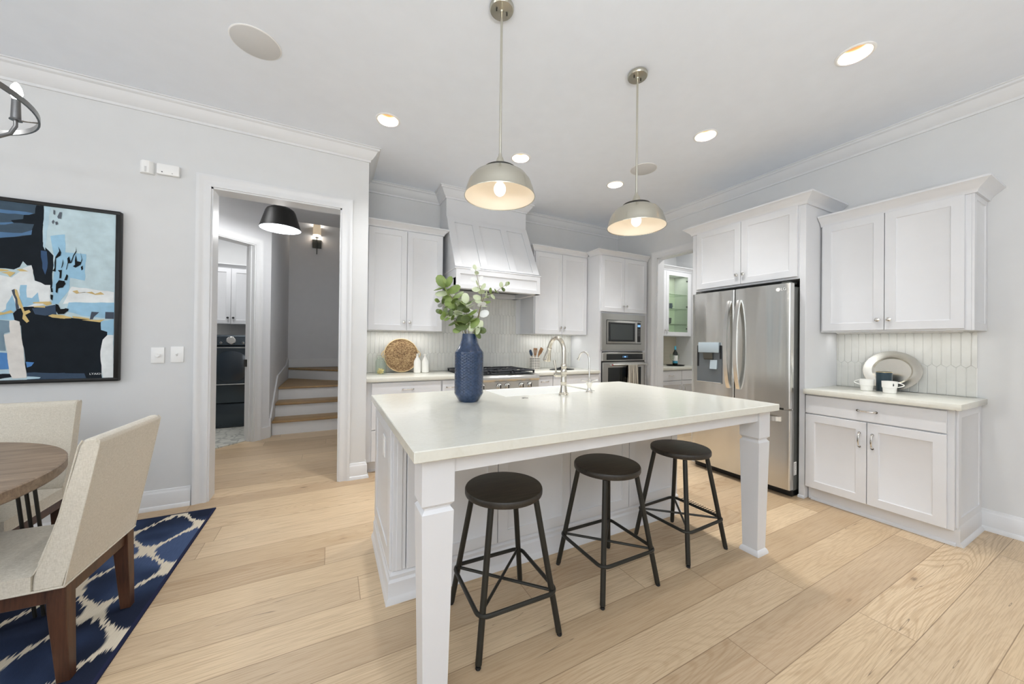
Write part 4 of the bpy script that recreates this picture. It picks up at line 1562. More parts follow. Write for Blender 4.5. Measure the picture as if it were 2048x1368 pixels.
# ------------------------------------------------------------------ faucet and filtered-water tap on the island
FXX, FYY, FZ = 1.428, 1.985, 0.914
t = thing('kitchen_faucet', 'tall polished gooseneck faucet with flared spray head on island', 'faucet', (FXX, FYY, FZ))
b = MB()
b.lathe([(0, 0), (0.034, 0), (0.034, 0.006), (0.030, 0.010), (0.030, 0.016), (0.026, 0.020), (0.0205, 0.060), (0.019, 0.082), (0.021, 0.086), (0.021, 0.092), (0.0195, 0.096), (0.0195, 0.150), (0.021, 0.154), (0.021, 0.170), (0.017, 0.178), (0.018, 0.186), (0.021, 0.194), (0.021, 0.206), (0.017, 0.214), (0.013, 0.218), (0, 0.218)], 28)
b.build('base', M_FAUCET, t)
pts = [(0, 0, 0.21), (0, 0, 0.29)]
R = 0.092
for i in range(1, 15):
    a = PI * i / 14 * 0.90
    pts.append((0, R - R * math.cos(a), 0.29 + R * 1.12 * math.sin(a)))
b = MB(); b.tube(pts, 0.0155, 16)
b.build('spout', M_FAUCET, t)
e = Vector(pts[-1]); dirv = (Vector(pts[-1]) - Vector(pts[-2])).normalized()
b = MB()
b.M = Matrix.Translation(e) @ Vector((0, 0, 1)).rotation_difference(dirv).to_matrix().to_4x4()
b.lathe([(0, -0.002), (0.018, -0.002), (0.0205, 0.004), (0.018, 0.010), (0.0155, 0.014), (0.019, 0.04), (0.029, 0.088), (0.031, 0.098), (0.029, 0.104), (0, 0.104)], 24)
b.build('spray_head', M_FAUCET, t)
b = MB()
b.cyl((0, 0, 0.135), (-0.02, 0.062, 0.135), 0.017, 18)
b.ball((-0.02, 0.062, 0.135), 0.019, 16)
b.tube([(-0.02, 0.064, 0.145), (-0.022, 0.066, 0.175), (-0.026, 0.074, 0.22), (-0.027, 0.077, 0.234)], [0.006, 0.006, 0.009, 0.010], 12)
b.build('lever_handle', M_FAUCET, t)
t = thing('filter_tap', 'slim chrome filtered-water tap right of the tall faucet', 'faucet', (1.668, 2.005, FZ))
b = MB()
b.lathe([(0, 0), (0.025, 0), (0.025, 0.005), (0.018, 0.012), (0.011, 0.030), (0.012, 0.040), (0.020, 0.060), (0.022, 0.075), (0.015, 0.088), (0.009, 0.094), (0.010, 0.100), (0.006, 0.104), (0, 0.104)], 24)
b.build('base', M_CHROME, t)
pts = [(0, 0, 0.10), (0, 0, 0.225)]
for i in range(1, 13):
    a = PI * i / 12 * 0.86
    pts.append((0, 0.062 - 0.062 * math.cos(a), 0.225 + 0.066 * math.sin(a)))
b = MB(); b.tube(pts, 0.0062, 12)
e = Vector(pts[-1]); dirv = (e - Vector(pts[-2])).normalized()
b.M = Matrix.Translation(e) @ Vector((0, 0, 1)).rotation_difference(dirv).to_matrix().to_4x4()
b.lathe([(0.006, -0.001), (0.0065, 0.010), (0.012, 0.026), (0.010, 0.028), (0, 0.028)], 14)
b.build('spout', M_CHROME, t)
for sx in (-1, 1):
    b = MB(); b.tube([(sx * 0.012 * .8, -sx * 0.006, 0.082), (sx * 0.030, -sx * 0.010, 0.086), (sx * 0.058, -sx * 0.020, 0.090)], [0.006, 0.004, 0.006], 10)
    b.build('lever', M_CHROME, t)
b = MB(); b.lathe([(0, 0.006), (0.012, 0.006), (0.014, 0.004), (0.022, 0.003), (0.024, 0.0), (0, 0.0)], 24, (1.112, 1.965, 0.914))
tag(b.build('disposal_button', M_CHROME), 'small round chrome disposal button flush in the island top', 'button')
PAINT = [
 ('navy',[(-1.909,2.148),(-1.701,2.148),(-1.706,1.944),(-1.7,1.876),(-1.657,1.819),(-1.66,1.603),(-1.671,1.599),(-1.715,1.632),(-1.736,1.635),(-1.753,1.744),(-1.772,1.74),(-1.79,1.766),(-1.803,1.727),(-1.828,1.708),(-1.904,1.709)]),
 ('slate',[(-1.909,2.148),(-1.736,2.148),(-1.742,2.086),(-1.767,2.073),(-1.79,2.07),(-1.793,2.041),(-1.844,2.025),(-1.835,2.01),(-1.745,2.015),(-1.756,1.944),(-1.809,1.924),(-1.906,1.9)]),
 ('steelblue',[(-1.908,2.089),(-1.748,2.087),(-1.767,2.073),(-1.79,2.069),(-1.89,2.066),(-1.908,2.063)]),
 ('steelblue',[(-1.906,1.942),(-1.797,1.949),(-1.753,1.975),(-1.756,1.944),(-1.827,1.92),(-1.906,1.899)]),
 ('steelblue',[(-1.907,2.0),(-1.838,2.014),(-1.831,2.008),(-1.907,1.984)]),
 ('denim',[(-1.713,1.846),(-1.687,1.844),(-1.683,1.733),(-1.692,1.688),(-1.705,1.73)]),
 ('pale',[(-1.704,2.148),(-1.674,2.148),(-1.688,1.946),(-1.694,1.848),(-1.704,1.876)]),
 ('sky',[(-1.672,1.949),(-1.606,1.969),(-1.604,1.84),(-1.654,1.819)]),
 ('sky',[(-1.648,1.848),(-1.505,1.847),(-1.51,1.664),(-1.579,1.678),(-1.585,1.588),(-1.63,1.496),(-1.657,1.494),(-1.658,1.631)]),
 ('white',[(-1.571,1.619),(-1.366,1.595),(-1.365,1.522),(-1.563,1.51),(-1.61,1.497)]),
 ('sky',[(-1.584,1.509),(-1.365,1.522),(-1.364,1.408),(-1.521,1.422),(-1.596,1.449)]),
 ('white',[(-1.903,1.672),(-1.836,1.655),(-1.803,1.696),(-1.788,1.721),(-1.753,1.744),(-1.739,1.645),(-1.71,1.633),(-1.668,1.6),(-1.667,1.554),(-1.902,1.538)]),
 ('white',[(-1.902,1.601),(-1.668,1.621),(-1.667,1.509),(-1.74,1.466),(-1.809,1.452),(-1.852,1.441),(-1.9,1.424)]),
 ('sky',[(-1.799,1.61),(-1.771,1.612),(-1.77,1.531),(-1.748,1.528),(-1.723,1.568),(-1.715,1.506),(-1.781,1.463),(-1.804,1.514)]),
 ('sky',[(-1.832,1.546),(-1.812,1.452),(-1.828,1.423),(-1.821,1.381),(-1.9,1.382),(-1.9,1.406),(-1.858,1.45),(-1.856,1.483)]),
 ('navy',[(-1.828,1.423),(-1.809,1.452),(-1.782,1.468),(-1.683,1.478),(-1.644,1.491),(-1.639,1.427),(-1.599,1.399),(-1.594,0.985),(-1.763,0.985),(-1.775,1.158),(-1.788,1.239),(-1.793,1.344),(-1.821,1.381)]),
 ('slateb',[(-1.747,1.46),(-1.683,1.478),(-1.644,1.491),(-1.639,1.427),(-1.688,1.415),(-1.734,1.423)]),
 ('navy',[(-1.622,1.407),(-1.484,1.399),(-1.429,1.387),(-1.427,1.327),(-1.396,1.314),(-1.396,1.291),(-1.418,1.259),(-1.428,1.18),(-1.418,0.985),(-1.617,0.985)]),
 ('slateb',[(-1.764,1.038),(-1.595,1.033),(-1.594,0.985),(-1.763,0.985)]),
 ('slateb',[(-1.618,1.032),(-1.504,1.026),(-1.495,0.985),(-1.617,0.985)]),
 ('white',[(-1.396,1.291),(-1.365,1.294),(-1.362,0.985),(-1.413,0.985),(-1.426,1.111),(-1.428,1.18),(-1.418,1.259)]),
 ('sky',[(-1.429,1.387),(-1.364,1.406),(-1.365,1.292),(-1.396,1.294),(-1.396,1.314),(-1.427,1.327)]),
 ('slate2',[(-1.475,1.452),(-1.437,1.45),(-1.462,1.418),(-1.468,1.399),(-1.482,1.399),(-1.479,1.426)]),
 ('slate2',[(-1.407,1.454),(-1.364,1.454),(-1.364,1.406),(-1.408,1.406)]),
 ('mist',[(-1.9,1.382),(-1.842,1.375),(-1.838,1.304),(-1.863,1.294),(-1.855,1.182),(-1.897,1.182)]),
 ('blue',[(-1.897,1.173),(-1.849,1.168),(-1.84,1.064),(-1.896,1.061)]),
 ('pale',[(-1.896,1.051),(-1.839,1.062),(-1.835,1.036),(-1.895,1.03)]),
 ('navy',[(-1.895,1.03),(-1.835,1.033),(-1.826,1.012),(-1.895,0.995)]),
 ('cream',[(-1.842,1.375),(-1.821,1.381),(-1.799,1.372),(-1.788,1.258),(-1.778,1.153),(-1.765,1.005),(-1.824,1.002),(-1.838,1.04),(-1.849,1.172),(-1.864,1.285),(-1.838,1.295)]),
 ('pale',[(-1.764,1.014),(-1.703,1.007),(-1.709,0.998),(-1.763,0.995)]),
 ('blue',[(-1.769,1.11),(-1.733,1.105),(-1.745,1.081),(-1.764,1.072)]),
 ('gold',[(-1.904,1.709),(-1.846,1.703),(-1.852,1.696),(-1.903,1.686)]),
 ('gold',[(-1.879,1.683),(-1.846,1.694),(-1.82,1.689),(-1.843,1.659),(-1.855,1.676)]),
 ('gold',[(-1.816,1.709),(-1.794,1.716),(-1.765,1.702),(-1.8,1.699)]),
 ('gold',[(-1.744,1.501),(-1.667,1.511),(-1.66,1.494),(-1.683,1.481),(-1.699,1.495),(-1.741,1.494)]),
 ('gold',[(-1.742,1.475),(-1.689,1.481),(-1.689,1.468),(-1.737,1.468)]),
 ('gold',[(-1.9,1.429),(-1.864,1.428),(-1.837,1.444),(-1.823,1.43),(-1.855,1.419),(-1.9,1.403)]),
 ('slate2',[(-1.835,1.574),(-1.822,1.582),(-1.807,1.552),(-1.802,1.457),(-1.814,1.445),(-1.818,1.514)]),
 ('gold',[(-1.822,1.582),(-1.812,1.576),(-1.794,1.501),(-1.786,1.468),(-1.778,1.44),(-1.759,1.45),(-1.751,1.436),(-1.775,1.416),(-1.757,1.376),(-1.768,1.364),(-1.787,1.391),(-1.784,1.425),(-1.807,1.486)]),
 ('gold',[(-1.675,1.415),(-1.656,1.426),(-1.6,1.421),(-1.599,1.398),(-1.656,1.404)]),
 ('gold',[(-1.623,1.424),(-1.566,1.409),(-1.571,1.402),(-1.622,1.399)]),
 ('gold',[(-1.565,1.418),(-1.484,1.406),(-1.484,1.398),(-1.562,1.405)]),
 ('gold',[(-1.521,1.393),(-1.41,1.401),(-1.432,1.38),(-1.474,1.386)]),
 ('goldp',[(-1.567,1.587),(-1.543,1.596),(-1.536,1.579),(-1.474,1.591),(-1.459,1.577),(-1.431,1.592),(-1.413,1.576),(-1.456,1.57),(-1.509,1.586),(-1.547,1.571)]),
 ('ink',[(-1.647,1.81),(-1.63,1.852),(-1.635,1.885),(-1.621,1.843),(-1.624,1.823),(-1.644,1.801),(-1.645,1.712),(-1.659,1.715),(-1.65,1.736)]),
 ('ink',[(-1.635,1.723),(-1.616,1.727),(-1.619,1.67),(-1.627,1.669),(-1.626,1.709)]),
 ('ink',[(-1.642,1.629),(-1.629,1.657),(-1.602,1.652),(-1.608,1.614),(-1.632,1.6),(-1.635,1.568),(-1.643,1.575)]),
 ('ink',[(-1.666,1.6),(-1.658,1.602),(-1.655,1.574),(-1.663,1.573)]),
 ('ink',[(-1.666,1.558),(-1.654,1.554),(-1.657,1.517),(-1.665,1.528)]),
 ('ink',[(-1.642,1.496),(-1.63,1.491),(-1.62,1.462),(-1.6,1.466),(-1.6,1.431),(-1.63,1.427),(-1.641,1.451)]),
 ('ink',[(-1.625,1.656),(-1.605,1.653),(-1.598,1.634),(-1.611,1.608),(-1.625,1.605)]),
 ('ink',[(-1.605,1.658),(-1.594,1.701),(-1.587,1.69),(-1.592,1.659)]),
 ('ink',[(-1.62,1.736),(-1.612,1.801),(-1.61,1.772),(-1.615,1.746)]),
 ('ink',[(-1.598,1.728),(-1.59,1.779),(-1.592,1.808),(-1.584,1.822),(-1.576,1.785),(-1.565,1.832),(-1.553,1.863),(-1.553,1.893),(-1.55,1.858),(-1.562,1.827),(-1.573,1.778),(-1.588,1.774),(-1.594,1.734)]),
 ('ink',[(-1.566,1.757),(-1.556,1.768),(-1.553,1.838),(-1.547,1.794),(-1.529,1.791),(-1.525,1.811),(-1.533,1.861),(-1.522,1.807),(-1.53,1.771),(-1.554,1.749)]),
 ('ink',[(-1.529,1.756),(-1.52,1.767),(-1.518,1.742),(-1.525,1.733)]),
 ('ink',[(-1.623,1.473),(-1.617,1.451),(-1.596,1.47),(-1.582,1.466),(-1.584,1.453),(-1.605,1.43),(-1.623,1.429)]),
 ('ash',[(-1.659,2.125),(-1.651,2.121),(-1.652,2.092),(-1.659,2.098)]),
 ('ash',[(-1.641,2.081),(-1.631,2.115),(-1.621,2.115),(-1.624,2.07),(-1.637,2.07)]),
 ('ash',[(-1.666,2.043),(-1.659,2.059),(-1.654,2.05),(-1.66,2.029)]),
 ('ash',[(-1.65,2.045),(-1.64,2.05),(-1.638,2.033),(-1.647,2.024)])]
# ------------------------------------------------------------------ stools
def make_stool(loc, rz, label):
    t = thing('bar_stool', label, 'stool', loc, rz, 'stools along the island')
    b = MB()
    b.lathe([(0, 0.580), (0.170, 0.580), (0.176, 0.583), (0.178, 0.588), (0.178, 0.604), (0.175, 0.610), (0.169, 0.612), (0, 0.612)], 48)
    b.build('seat', M_SEAT, t)
    b = MB(); b.box(-0.085, 0.085, -0.085, 0.085, 0.572, 0.5795, 0.002)
    for sx in (-1, 1):
        for sy in (-1, 1): b.ball((sx * 0.04, sy * 0.075, 0.571), 0.006, 8)
    b.build('mounting_plate', M_BLACKM, t)
    tp, bt = 0.108, 0.1875
    at = lambda z: tp + (bt - tp) * (0.575 - z) / 0.575
    for sx in (-1, 1):
        for sy in (-1, 1):
            b = MB(); b.tube([(sx * at(0.574), sy * at(0.574), 0.574), (sx * at(0.014), sy * at(0.014), 0.014)], 0.0132, 12)
            lg = b.build('leg', M_BLACKM, t)
            b = MB(); b.lathe([(0, 0.0), (0.010, 0.0), (0.012, 0.004), (0.0105, 0.012), (0, 0.0138)], 12, (sx * bt, sy * bt, 0))
            b.build('foot', M_BLACK, lg)
    zf = 0.185
    h = at(zf) + 0.019
    pts = rr(-h, h, -h, h, 0.042, zf, 5)
    b = MB(); b.tube(pts, 0.0092, 10, True)
    for sx in (-1, 1):
        for sy in (-1, 1):
            b.cyl((sx * (at(zf) + 0.002), sy * (at(zf) + 0.002), zf), (sx * (h - 0.010), sy * (h - 0.010), zf), 0.005, 8)
    b.build('footrest', M_BLACKM, t)
    a = at(0.20) - 0.004
    for sg, z in ((1, 0.200), (-1, 0.186)):
        b = MB(); b.tube([(-a, -a * sg, z), (a, a * sg, z)], 0.0068, 8)
        b.build('cross_brace', M_BLACKM, t)
    return t


st = make_stool((0.717, 1.456, 0), math.radians(-1.5), 'dark round-seat bar stool closest to the island leg on the painting side')
kids_index(st)
for loc, rz, lab in (((1.36, 1.48, 0), math.radians(-0.5), 'middle one of the three dark round-seat bar stools at the island'), ((2.005, 1.512, 0), math.radians(2.3), 'dark round-seat bar stool beside the floor register and refrigerator')):
    c = copy_tree(st)
    c.location = loc; c.rotation_euler = (0, 0, rz); c['label'] = lab

# ------------------------------------------------------------------ pendant lights
def make_pendant(loc, label):
    t = thing('pendant_light', label, 'pendant light', loc, 0.0, 'pendants over the island')
    b = MB()
    b.lathe([(0, 0.0), (0.062, 0.0), (0.064, -0.006), (0.064, -0.018), (0.060, -0.024), (0.012, -0.026), (0.010, -0.034), (0, -0.034)][::-1], 32)
    cp = b.build('canopy', M_NICKEL, t)
    b = MB()
    for sx in (-1, 1): b.cyl((sx * 0.030, 0, -0.024), (sx * 0.030, 0, -0.034), 0.004, 8)
    b.build('canopy_screws', M_BLACKM, cp)
    b = MB(); b.cyl((0, 0, -0.03), (0, 0, -0.79), 0.0065, 12)
    b.build('rod', M_NICKEL, t)
    b = MB(); b.lathe([(0, -0.783), (0.008, -0.783), (0.010, -0.797), (0.016, -0.807), (0.028, -0.840), (0.034, -0.860), (0.034, -0.867), (0, -0.867)], 24)
    b.build('cone_cap', M_NICKEL, t)
    b = MB(); b.lathe([(0, -0.865), (0.086, -0.865), (0.090, -0.870), (0.090, -0.876), (0, -0.876)], 32)
    b.build('spacer_ring', M_BLACKM, t)
    prof = [(0.0, -0.873), (0.070, -0.875), (0.105, -0.883), (0.138, -0.903), (0.162, -0.935), (0.176, -0.975), (0.183, -1.003), (0.187, -1.011)]
    b = MB(); b.lathe(prof, 48)
    b.lathe([(0.187, -1.011), (0.1865, -1.014), (0.183, -1.012)], 48)
    sh = b.build('shade', M_NICKEL, t)
    b = MB(); b.lathe([(max(0, r - 0.003), z - 0.003 if r < 0.17 else z - 0.0005) for r, z in prof], 48)
    b.lathe([(0.07, -0.879), (0.085, -0.890), (0.088, -0.897), (0.06, -0.897)], 32)
    b.build('lining', M_CREAMIN, sh)
    b = MB(); b.lathe([(0.02, -0.890), (0.02, -0.930), (0.0, -0.930)], 16)
    b.build('socket', M_WHITEC, t)
    b = MB(); b.ball((0, 0, -0.970), 0.032, 20, 1.15)
    b.build('bulb', M_BULB, t)
    return t


pd = make_pendant((0.785, 1.68, CZ), 'brushed nickel dome pendant over the vase end of the island')
kids_index(pd)
c = copy_tree(pd); c.location = (1.778, 1.68, CZ); c['label'] = 'brushed nickel dome pendant hanging over the refrigerator end of the island'
for x in (0.785, 1.778): bulb_light('pendant_lamp', (x, 1.68, CZ - 1.02), 0.4, WARM, 0.035)

# ------------------------------------------------------------------ recessed lights and ceiling speakers
def make_downlight(loc, label):
    t = thing('recessed_light', label, 'ceiling light', loc, 0.0, 'recessed lights in the kitchen ceiling')
    b = MB(); b.lathe([(0.079, -0.0005), (0.094, -0.0005), (0.094, -0.004), (0.084, -0.007), (0.078, -0.004)], 40, closed=True)
    b.build('trim_ring', M_PLASTIC, t)
    b = MB(); b.lathe([(0.078, -0.003), (0.076, 0.01), (0.058, 0.080), (0.058, 0.090)], 40)
    b.build('baffle', M_BAFFLE, t)
    b = MB(); b.lathe([(0.0, 0.080), (0.057, 0.080), (0.057, 0.086), (0.0, 0.086)], 32)
    b.build('lens', M_LENS, t)
    return t


labs = ['recessed light over the side counter, nearest the camera', 'recessed light above the refrigerator, past the second pendant', 'recessed light in front of the oven tower by a ceiling speaker', 'recessed light in front of the range hood behind the first pendant', 'recessed light at the corner of the wall with the hall doorway']
dl0 = make_downlight((*DOWN[0], CZ), labs[0])
kids_index(dl0)
for p, l in zip(DOWN[1:], labs[1:]):
    c = copy_tree(dl0); c.location = (*p, CZ); c['label'] = l
t = thing('ceiling_speaker', 'large round white ceiling speaker near the chandelier', 'speaker', (-0.42, 2.575, CZ), 0, 'ceiling speakers')
b = MB(); b.lathe([(0, -0.0065), (0.120, -0.0065), (0.124, -0.005), (0.124, -0.0005), (0, -0.0005)], 48)
b.build('grille', M_SPEAKER, t)
b = MB(); b.lathe([(0.1245, -0.0005), (0.130, -0.0005), (0.130, -0.003), (0.1245, -0.005)], 48, closed=True)
b.build('rim', M_PLASTIC, t)
kids_index(t)
c = copy_tree(t); c.location = (2.81, 2.565, CZ); c['label'] = 'round ceiling speaker behind the rod of the second pendant'

# ------------------------------------------------------------------ vase and eucalyptus
VX, VY, VZ = 0.745, 2.005, 0.914
t = thing('vase', 'tall dark blue textured vase holding eucalyptus on the island', 'vase', (VX, VY, VZ))
b = MB()
b.lathe([(0, 0), (0.056, 0), (0.060, 0.004), (0.082, 0.040), (0.0835, 0.044)], 56)
seg, rows = 84, 60
z0, z1 = 0.044, 0.298
vs, fs = [], []
for j in range(rows + 1):
    for i in range(seg):
        a = 2 * PI * i / seg
        ph = (i % 4 == 0 and j % 4 == 0) or (i % 4 == 2 and j % 4 == 2)
        edge = (i + j) % 4 == 1 or (i - j) % 4 == 1
        r = 0.0845 + (0.0026 if ph else (-0.0012 if edge else 0.0))
        if j in (0, rows): r = 0.0838
        vs.append((r * math.cos(a), r * math.sin(a), z0 + (z1 - z0) * j / rows))
for j in range(rows):
    for i in range(seg):
        i2 = (i + 1) % seg
        fs.append((j * seg + i, j * seg + i2, (j + 1) * seg + i2, (j + 1) * seg + i))
b.poly(vs, fs)
b.lathe([(0.0838, 0.298), (0.080, 0.303), (0.066, 0.322), (0.054, 0.348), (0.047, 0.378), (0.044, 0.402), (0.0435, 0.406), (0.040, 0.406), (0.040, 0.38), (0.046, 0.34), (0.044, 0.31), (0.0, 0.30)], 56)
b.build('body', M_VASE, t)

RV = Vector((math.cos(0.476), -math.sin(0.476), 0))       # across the room, as stems lean
DV = Vector((math.sin(0.476), math.cos(0.476), 0))


def leaf(bb, p, n, up, r, asp=1.25, curl=0.25, seg=10):
    """one rounded eucalyptus leaf; n = face normal, up = direction from the stem"""
    up = up.normalized(); n = (n - up * n.dot(up)).normalized(); sd = up.cross(n)
    vs = [p + up * r * asp * 0.9 + n * r * 0.12]
    for k in range(seg):
        a = 2 * PI * k / seg
        x, y = math.sin(a) * r * 0.92, (1 - math.cos(a)) * r * asp
        vs.append(p + sd * x + up * y - n * (curl * (x * x / r) + 0.10 * abs(y - r * asp) ** 2 / r))
    th = n * 0.0007
    k0 = len(vs)
    vs2 = [v - th for v in vs]
    fs = [(0, 1 + k, 1 + (k + 1) % seg) for k in range(seg)] + [(k0, k0 + 1 + (k + 1) % seg, k0 + 1 + k) for k in range(seg)]
    fs += [(1 + k, k0 + 1 + k, k0 + 1 + (k + 1) % seg, 1 + (k + 1) % seg) for k in range(seg)]
    bb.poly(vs + vs2, fs)


def stem(label, ctrl, sizes, mats, count, start=0.25, bare=(), dense=1.0, flat=0.5):
    """ctrl: (across, deep, height) points from the vase mouth"""
    t = thing('eucalyptus_stem', label, 'eucalyptus stem', (VX, VY, VZ), 0, 'eucalyptus stems in the blue vase')
    P = [RV * a + DV * d + Vector((0, 0, h)) for a, d, h in ctrl]
    pts = []
    for i in range(len(P) - 1):
        a, bq = P[i], P[i + 1]
        pa, pb = P[max(0, i - 1)], P[min(len(P) - 1, i + 2)]
        for k in range(6):
            u = k / 6
            m0, m1 = (bq - pa) * 0.5, (pb - a) * 0.5
            pts.append(a * (2 * u ** 3 - 3 * u * u + 1) + m0 * (u ** 3 - 2 * u * u + u) + bq * (-2 * u ** 3 + 3 * u * u) + m1 * (u ** 3 - u * u))
    pts.append(P[-1])
    bb = MB(); bb.tube(pts, [0.0026 - 0.0016 * i / len(pts) for i in range(len(pts))], 6)
    bb.build('stalk', M_STEM, t)
    bb = MB()
    for q in range(count):
        u = start + (1 - start) * q / max(1, count - 1)
        f = u * (len(pts) - 1)
        i = min(int(f), len(pts) - 2)
        p = pts[i].lerp(pts[i + 1], f - i)
        td = (pts[i + 1] - pts[i]).normalized()
        s0 = sizes[0] + (sizes[1] - sizes[0]) * (u - start) / (1 - start)
        base = RV if abs(td.dot(RV)) < 0.8 else Vector((0, 0, 1))
        s1 = td.cross(base if q % 2 else DV).normalized()
        for sg in (-1, 1):
            bb.mi = random.randrange(len(mats))
            d = (s1 * sg + td * random.uniform(0.1, 0.6) + Vector((random.uniform(-.3, .3), random.uniform(-.3, .3), random.uniform(-.15, .25)))).normalized()
            nn = (-DV * random.uniform(0.2, 1.0) + td * random.uniform(0.0, 0.9) + Vector((random.uniform(-.5, .5), random.uniform(-.5, .5), random.uniform(-.2, .6))))
            if abs(nn.normalized().dot(d)) > 0.95: nn = nn + RV
            leaf(bb, p, nn, d, s0 * random.uniform(0.82, 1.1))
    d = (pts[-1] - pts[-2]).normalized()
    bb.mi = 0
    leaf(bb, pts[-1], -DV, d, sizes[1])
    bb.build('leaves', mats, t)
    return t


LG, LP, LD, LW, LY = M_LEAFS
stem('full green eucalyptus stem leaning towards the left wall cabinet', [(-0.012, 0.0, 0.312), (-0.025, 0.005, 0.43), (-0.075, 0.01, 0.56), (-0.155, 0.01, 0.69)], (0.028, 0.034), [LG, LG, LP], 13, 0.40)
stem('tallest eucalyptus stem with white leaves in front of the hood', [(0.012, 0.0, 0.312), (0.045, 0.0, 0.46), (0.070, 0.005, 0.62), (0.055, 0.01, 0.70), (0.030, 0.012, 0.795)], (0.030, 0.014), [LP, LP, LW], 9, 0.34)
stem('thin eucalyptus sprig reaching towards the faucet side', [(0.010, -0.01, 0.312), (0.040, -0.01, 0.46), (0.085, -0.012, 0.62), (0.150, -0.015, 0.655), (0.215, -0.02, 0.70)], (0.022, 0.012), [LG, LP, LD], 6, 0.45)
stem('low green eucalyptus sprig arching left, level with the cabinet knobs', [(-0.014, -0.01, 0.312), (-0.045, -0.015, 0.43), (-0.105, -0.018, 0.50), (-0.165, -0.02, 0.53)], (0.024, 0.016), [LD, LG], 8, 0.35)
stem('wispy left eucalyptus sprig with small greyish leaves', [(-0.010, 0.012, 0.312), (-0.040, 0.02, 0.45), (-0.110, 0.02, 0.545), (-0.190, 0.02, 0.60)], (0.020, 0.013), [LG, LY, LD], 6, 0.45)
stem('short bushy eucalyptus stem spilling over the vase mouth', [(0.0, -0.012, 0.312), (-0.002, -0.02, 0.42), (-0.012, -0.03, 0.50), (-0.02, -0.035, 0.585)], (0.030, 0.026), [LP, LG, LD], 9, 0.44)
stem('dark low eucalyptus sprig drooping over the vase rim', [(0.012, -0.014, 0.312), (0.020, -0.02, 0.405), (0.035, -0.025, 0.43), (0.052, -0.03, 0.43)], (0.026, 0.022), [LD, LP], 4, 0.45)

# ------------------------------------------------------------------ things on the counters
CT = 0.9145
t = thing('woven_tray', 'round woven seagrass tray leaning on the backsplash', 'tray', (0.722, 4.14, CT))
lean = Matrix.Translation((0, 0.0, 0)) @ Matrix.Rotation(-0.16, 4, 'X')
b = MB(); b.M = lean @ Matrix.Translation((0, 0, 0.195)) @ Matrix.Rotation(PI / 2, 4, 'X')
b.lathe([(0, 0.0), (0.17, 0.0), (0.188, 0.008), (0.193, 0.020), (0.186, 0.022), (0.176, 0.014), (0.165, 0.010), (0, 0.010)], 48)
b.build('base', M_WEAVE, t)
b = MB(); b.M = lean @ Matrix.Translation((0, 0, 0.195)) @ Matrix.Rotation(PI / 2, 4, 'X')
b.tube(ring_pts(0.190, 40, 0.021), 0.005, 8, True)
b.build('rim', M_ROPE, t)
for sg in (-1, 1):
    b = MB(); b.M = lean @ Matrix.Translation((0, 0, 0.195)) @ Matrix.Rotation(PI / 2, 4, 'X')
    b.tube([(sg * (0.186 + 0.028 * math.sin(PI * k / 8)), -0.035 + 0.09 * k / 8, 0.018) for k in range(9)], 0.0055, 8)
    b.build('handle', M_ROPE, t)
# clip-top jar
t = thing('storage_jar', 'clip-top glass jar with dry pasta in front of the tray', 'jar', (0.487, 4.03, CT))
b = MB(); b.lathe([(0, 0.0), (0.052, 0.0), (0.058, 0.006), (0.058, 0.13), (0.050, 0.155), (0.040, 0.166), (0.040, 0.176), (0.037, 0.176), (0.037, 0.164), (0.047, 0.152), (0.055, 0.13), (0.055, 0.008), (0, 0.005)], 28)
b.build('glass', M_GLASS, t)
b = MB(); b.lathe([(0, 0.178), (0.043, 0.178), (0.045, 0.184), (0.040, 0.194), (0.02, 0.199), (0, 0.199)], 24)
b.build('lid', M_GLASS, t)
b = MB(); b.tube(ring_pts(0.041, 20, 0.170), 0.0015, 6, True)
b.tube([(-0.043, 0, 0.17), (-0.050, 0, 0.182), (-0.046, 0, 0.20), (0, 0, 0.203), (0.046, 0, 0.20), (0.050, 0, 0.182), (0.052, -0.004, 0.15), (0.056, -0.006, 0.16)], 0.0015, 6)
b.build('wire_clip', M_CHROME, t)
b = MB()
for q in range(46):
    a = random.uniform(0, 2 * PI); r = random.uniform(0, 0.026); z = random.uniform(0.016, 0.056) - r * .3
    d = Vector((random.uniform(-1, 1), random.uniform(-1, 1), random.uniform(-.35, .35))).normalized() * 0.018
    p = Vector((r * math.cos(a), r * math.sin(a), z))
    b.tube([p - d, p + d], 0.0042, 6)
o = b.build('pasta', M_PASTA, t); o['kind'] = 'stuff'; o['label'] = 'pale yellow pasta'
# two swing-top bottles
def bottle(loc, label):
    t = thing('oil_bottle', label, 'bottle', loc, 0, 'white swing-top bottles')
    b = MB()
    b.lathe([(0, 0), (0.036, 0), (0.040, 0.004), (0.040, 0.118), (0.037, 0.135), (0.018, 0.172), (0.0135, 0.182), (0.0135, 0.196), (0.0, 0.196)], 28)
    b.build('body', M_WHITEC, t)
    b = MB(); b.lathe([(0, 0.1965), (0.010, 0.1965), (0.013, 0.204), (0.010, 0.214), (0, 0.217)], 16)
    b.build('stopper', M_WHITEC, t)
    b = MB()
    b.tube([(-0.015, 0, 0.188), (-0.018, 0, 0.20), (-0.010, 0, 0.221), (0.010, 0, 0.221), (0.018, 0, 0.20), (0.015, 0, 0.188)], 0.0014, 6)
    b.tube([(0.015, -0.002, 0.188), (0.019, -0.006, 0.20), (0.022, -0.006, 0.228)], 0.0014, 6)
    b.build('wire_clip', M_CHROME, t)
    return t


bt_ = bottle((0.878, 4.04, CT), 'white swing-top bottle touching the woven tray')
kids_index(bt_)
c = copy_tree(bt_); c.location = (0.965, 4.03, CT); c['label'] = 'white swing-top bottle on the range side of its twin'
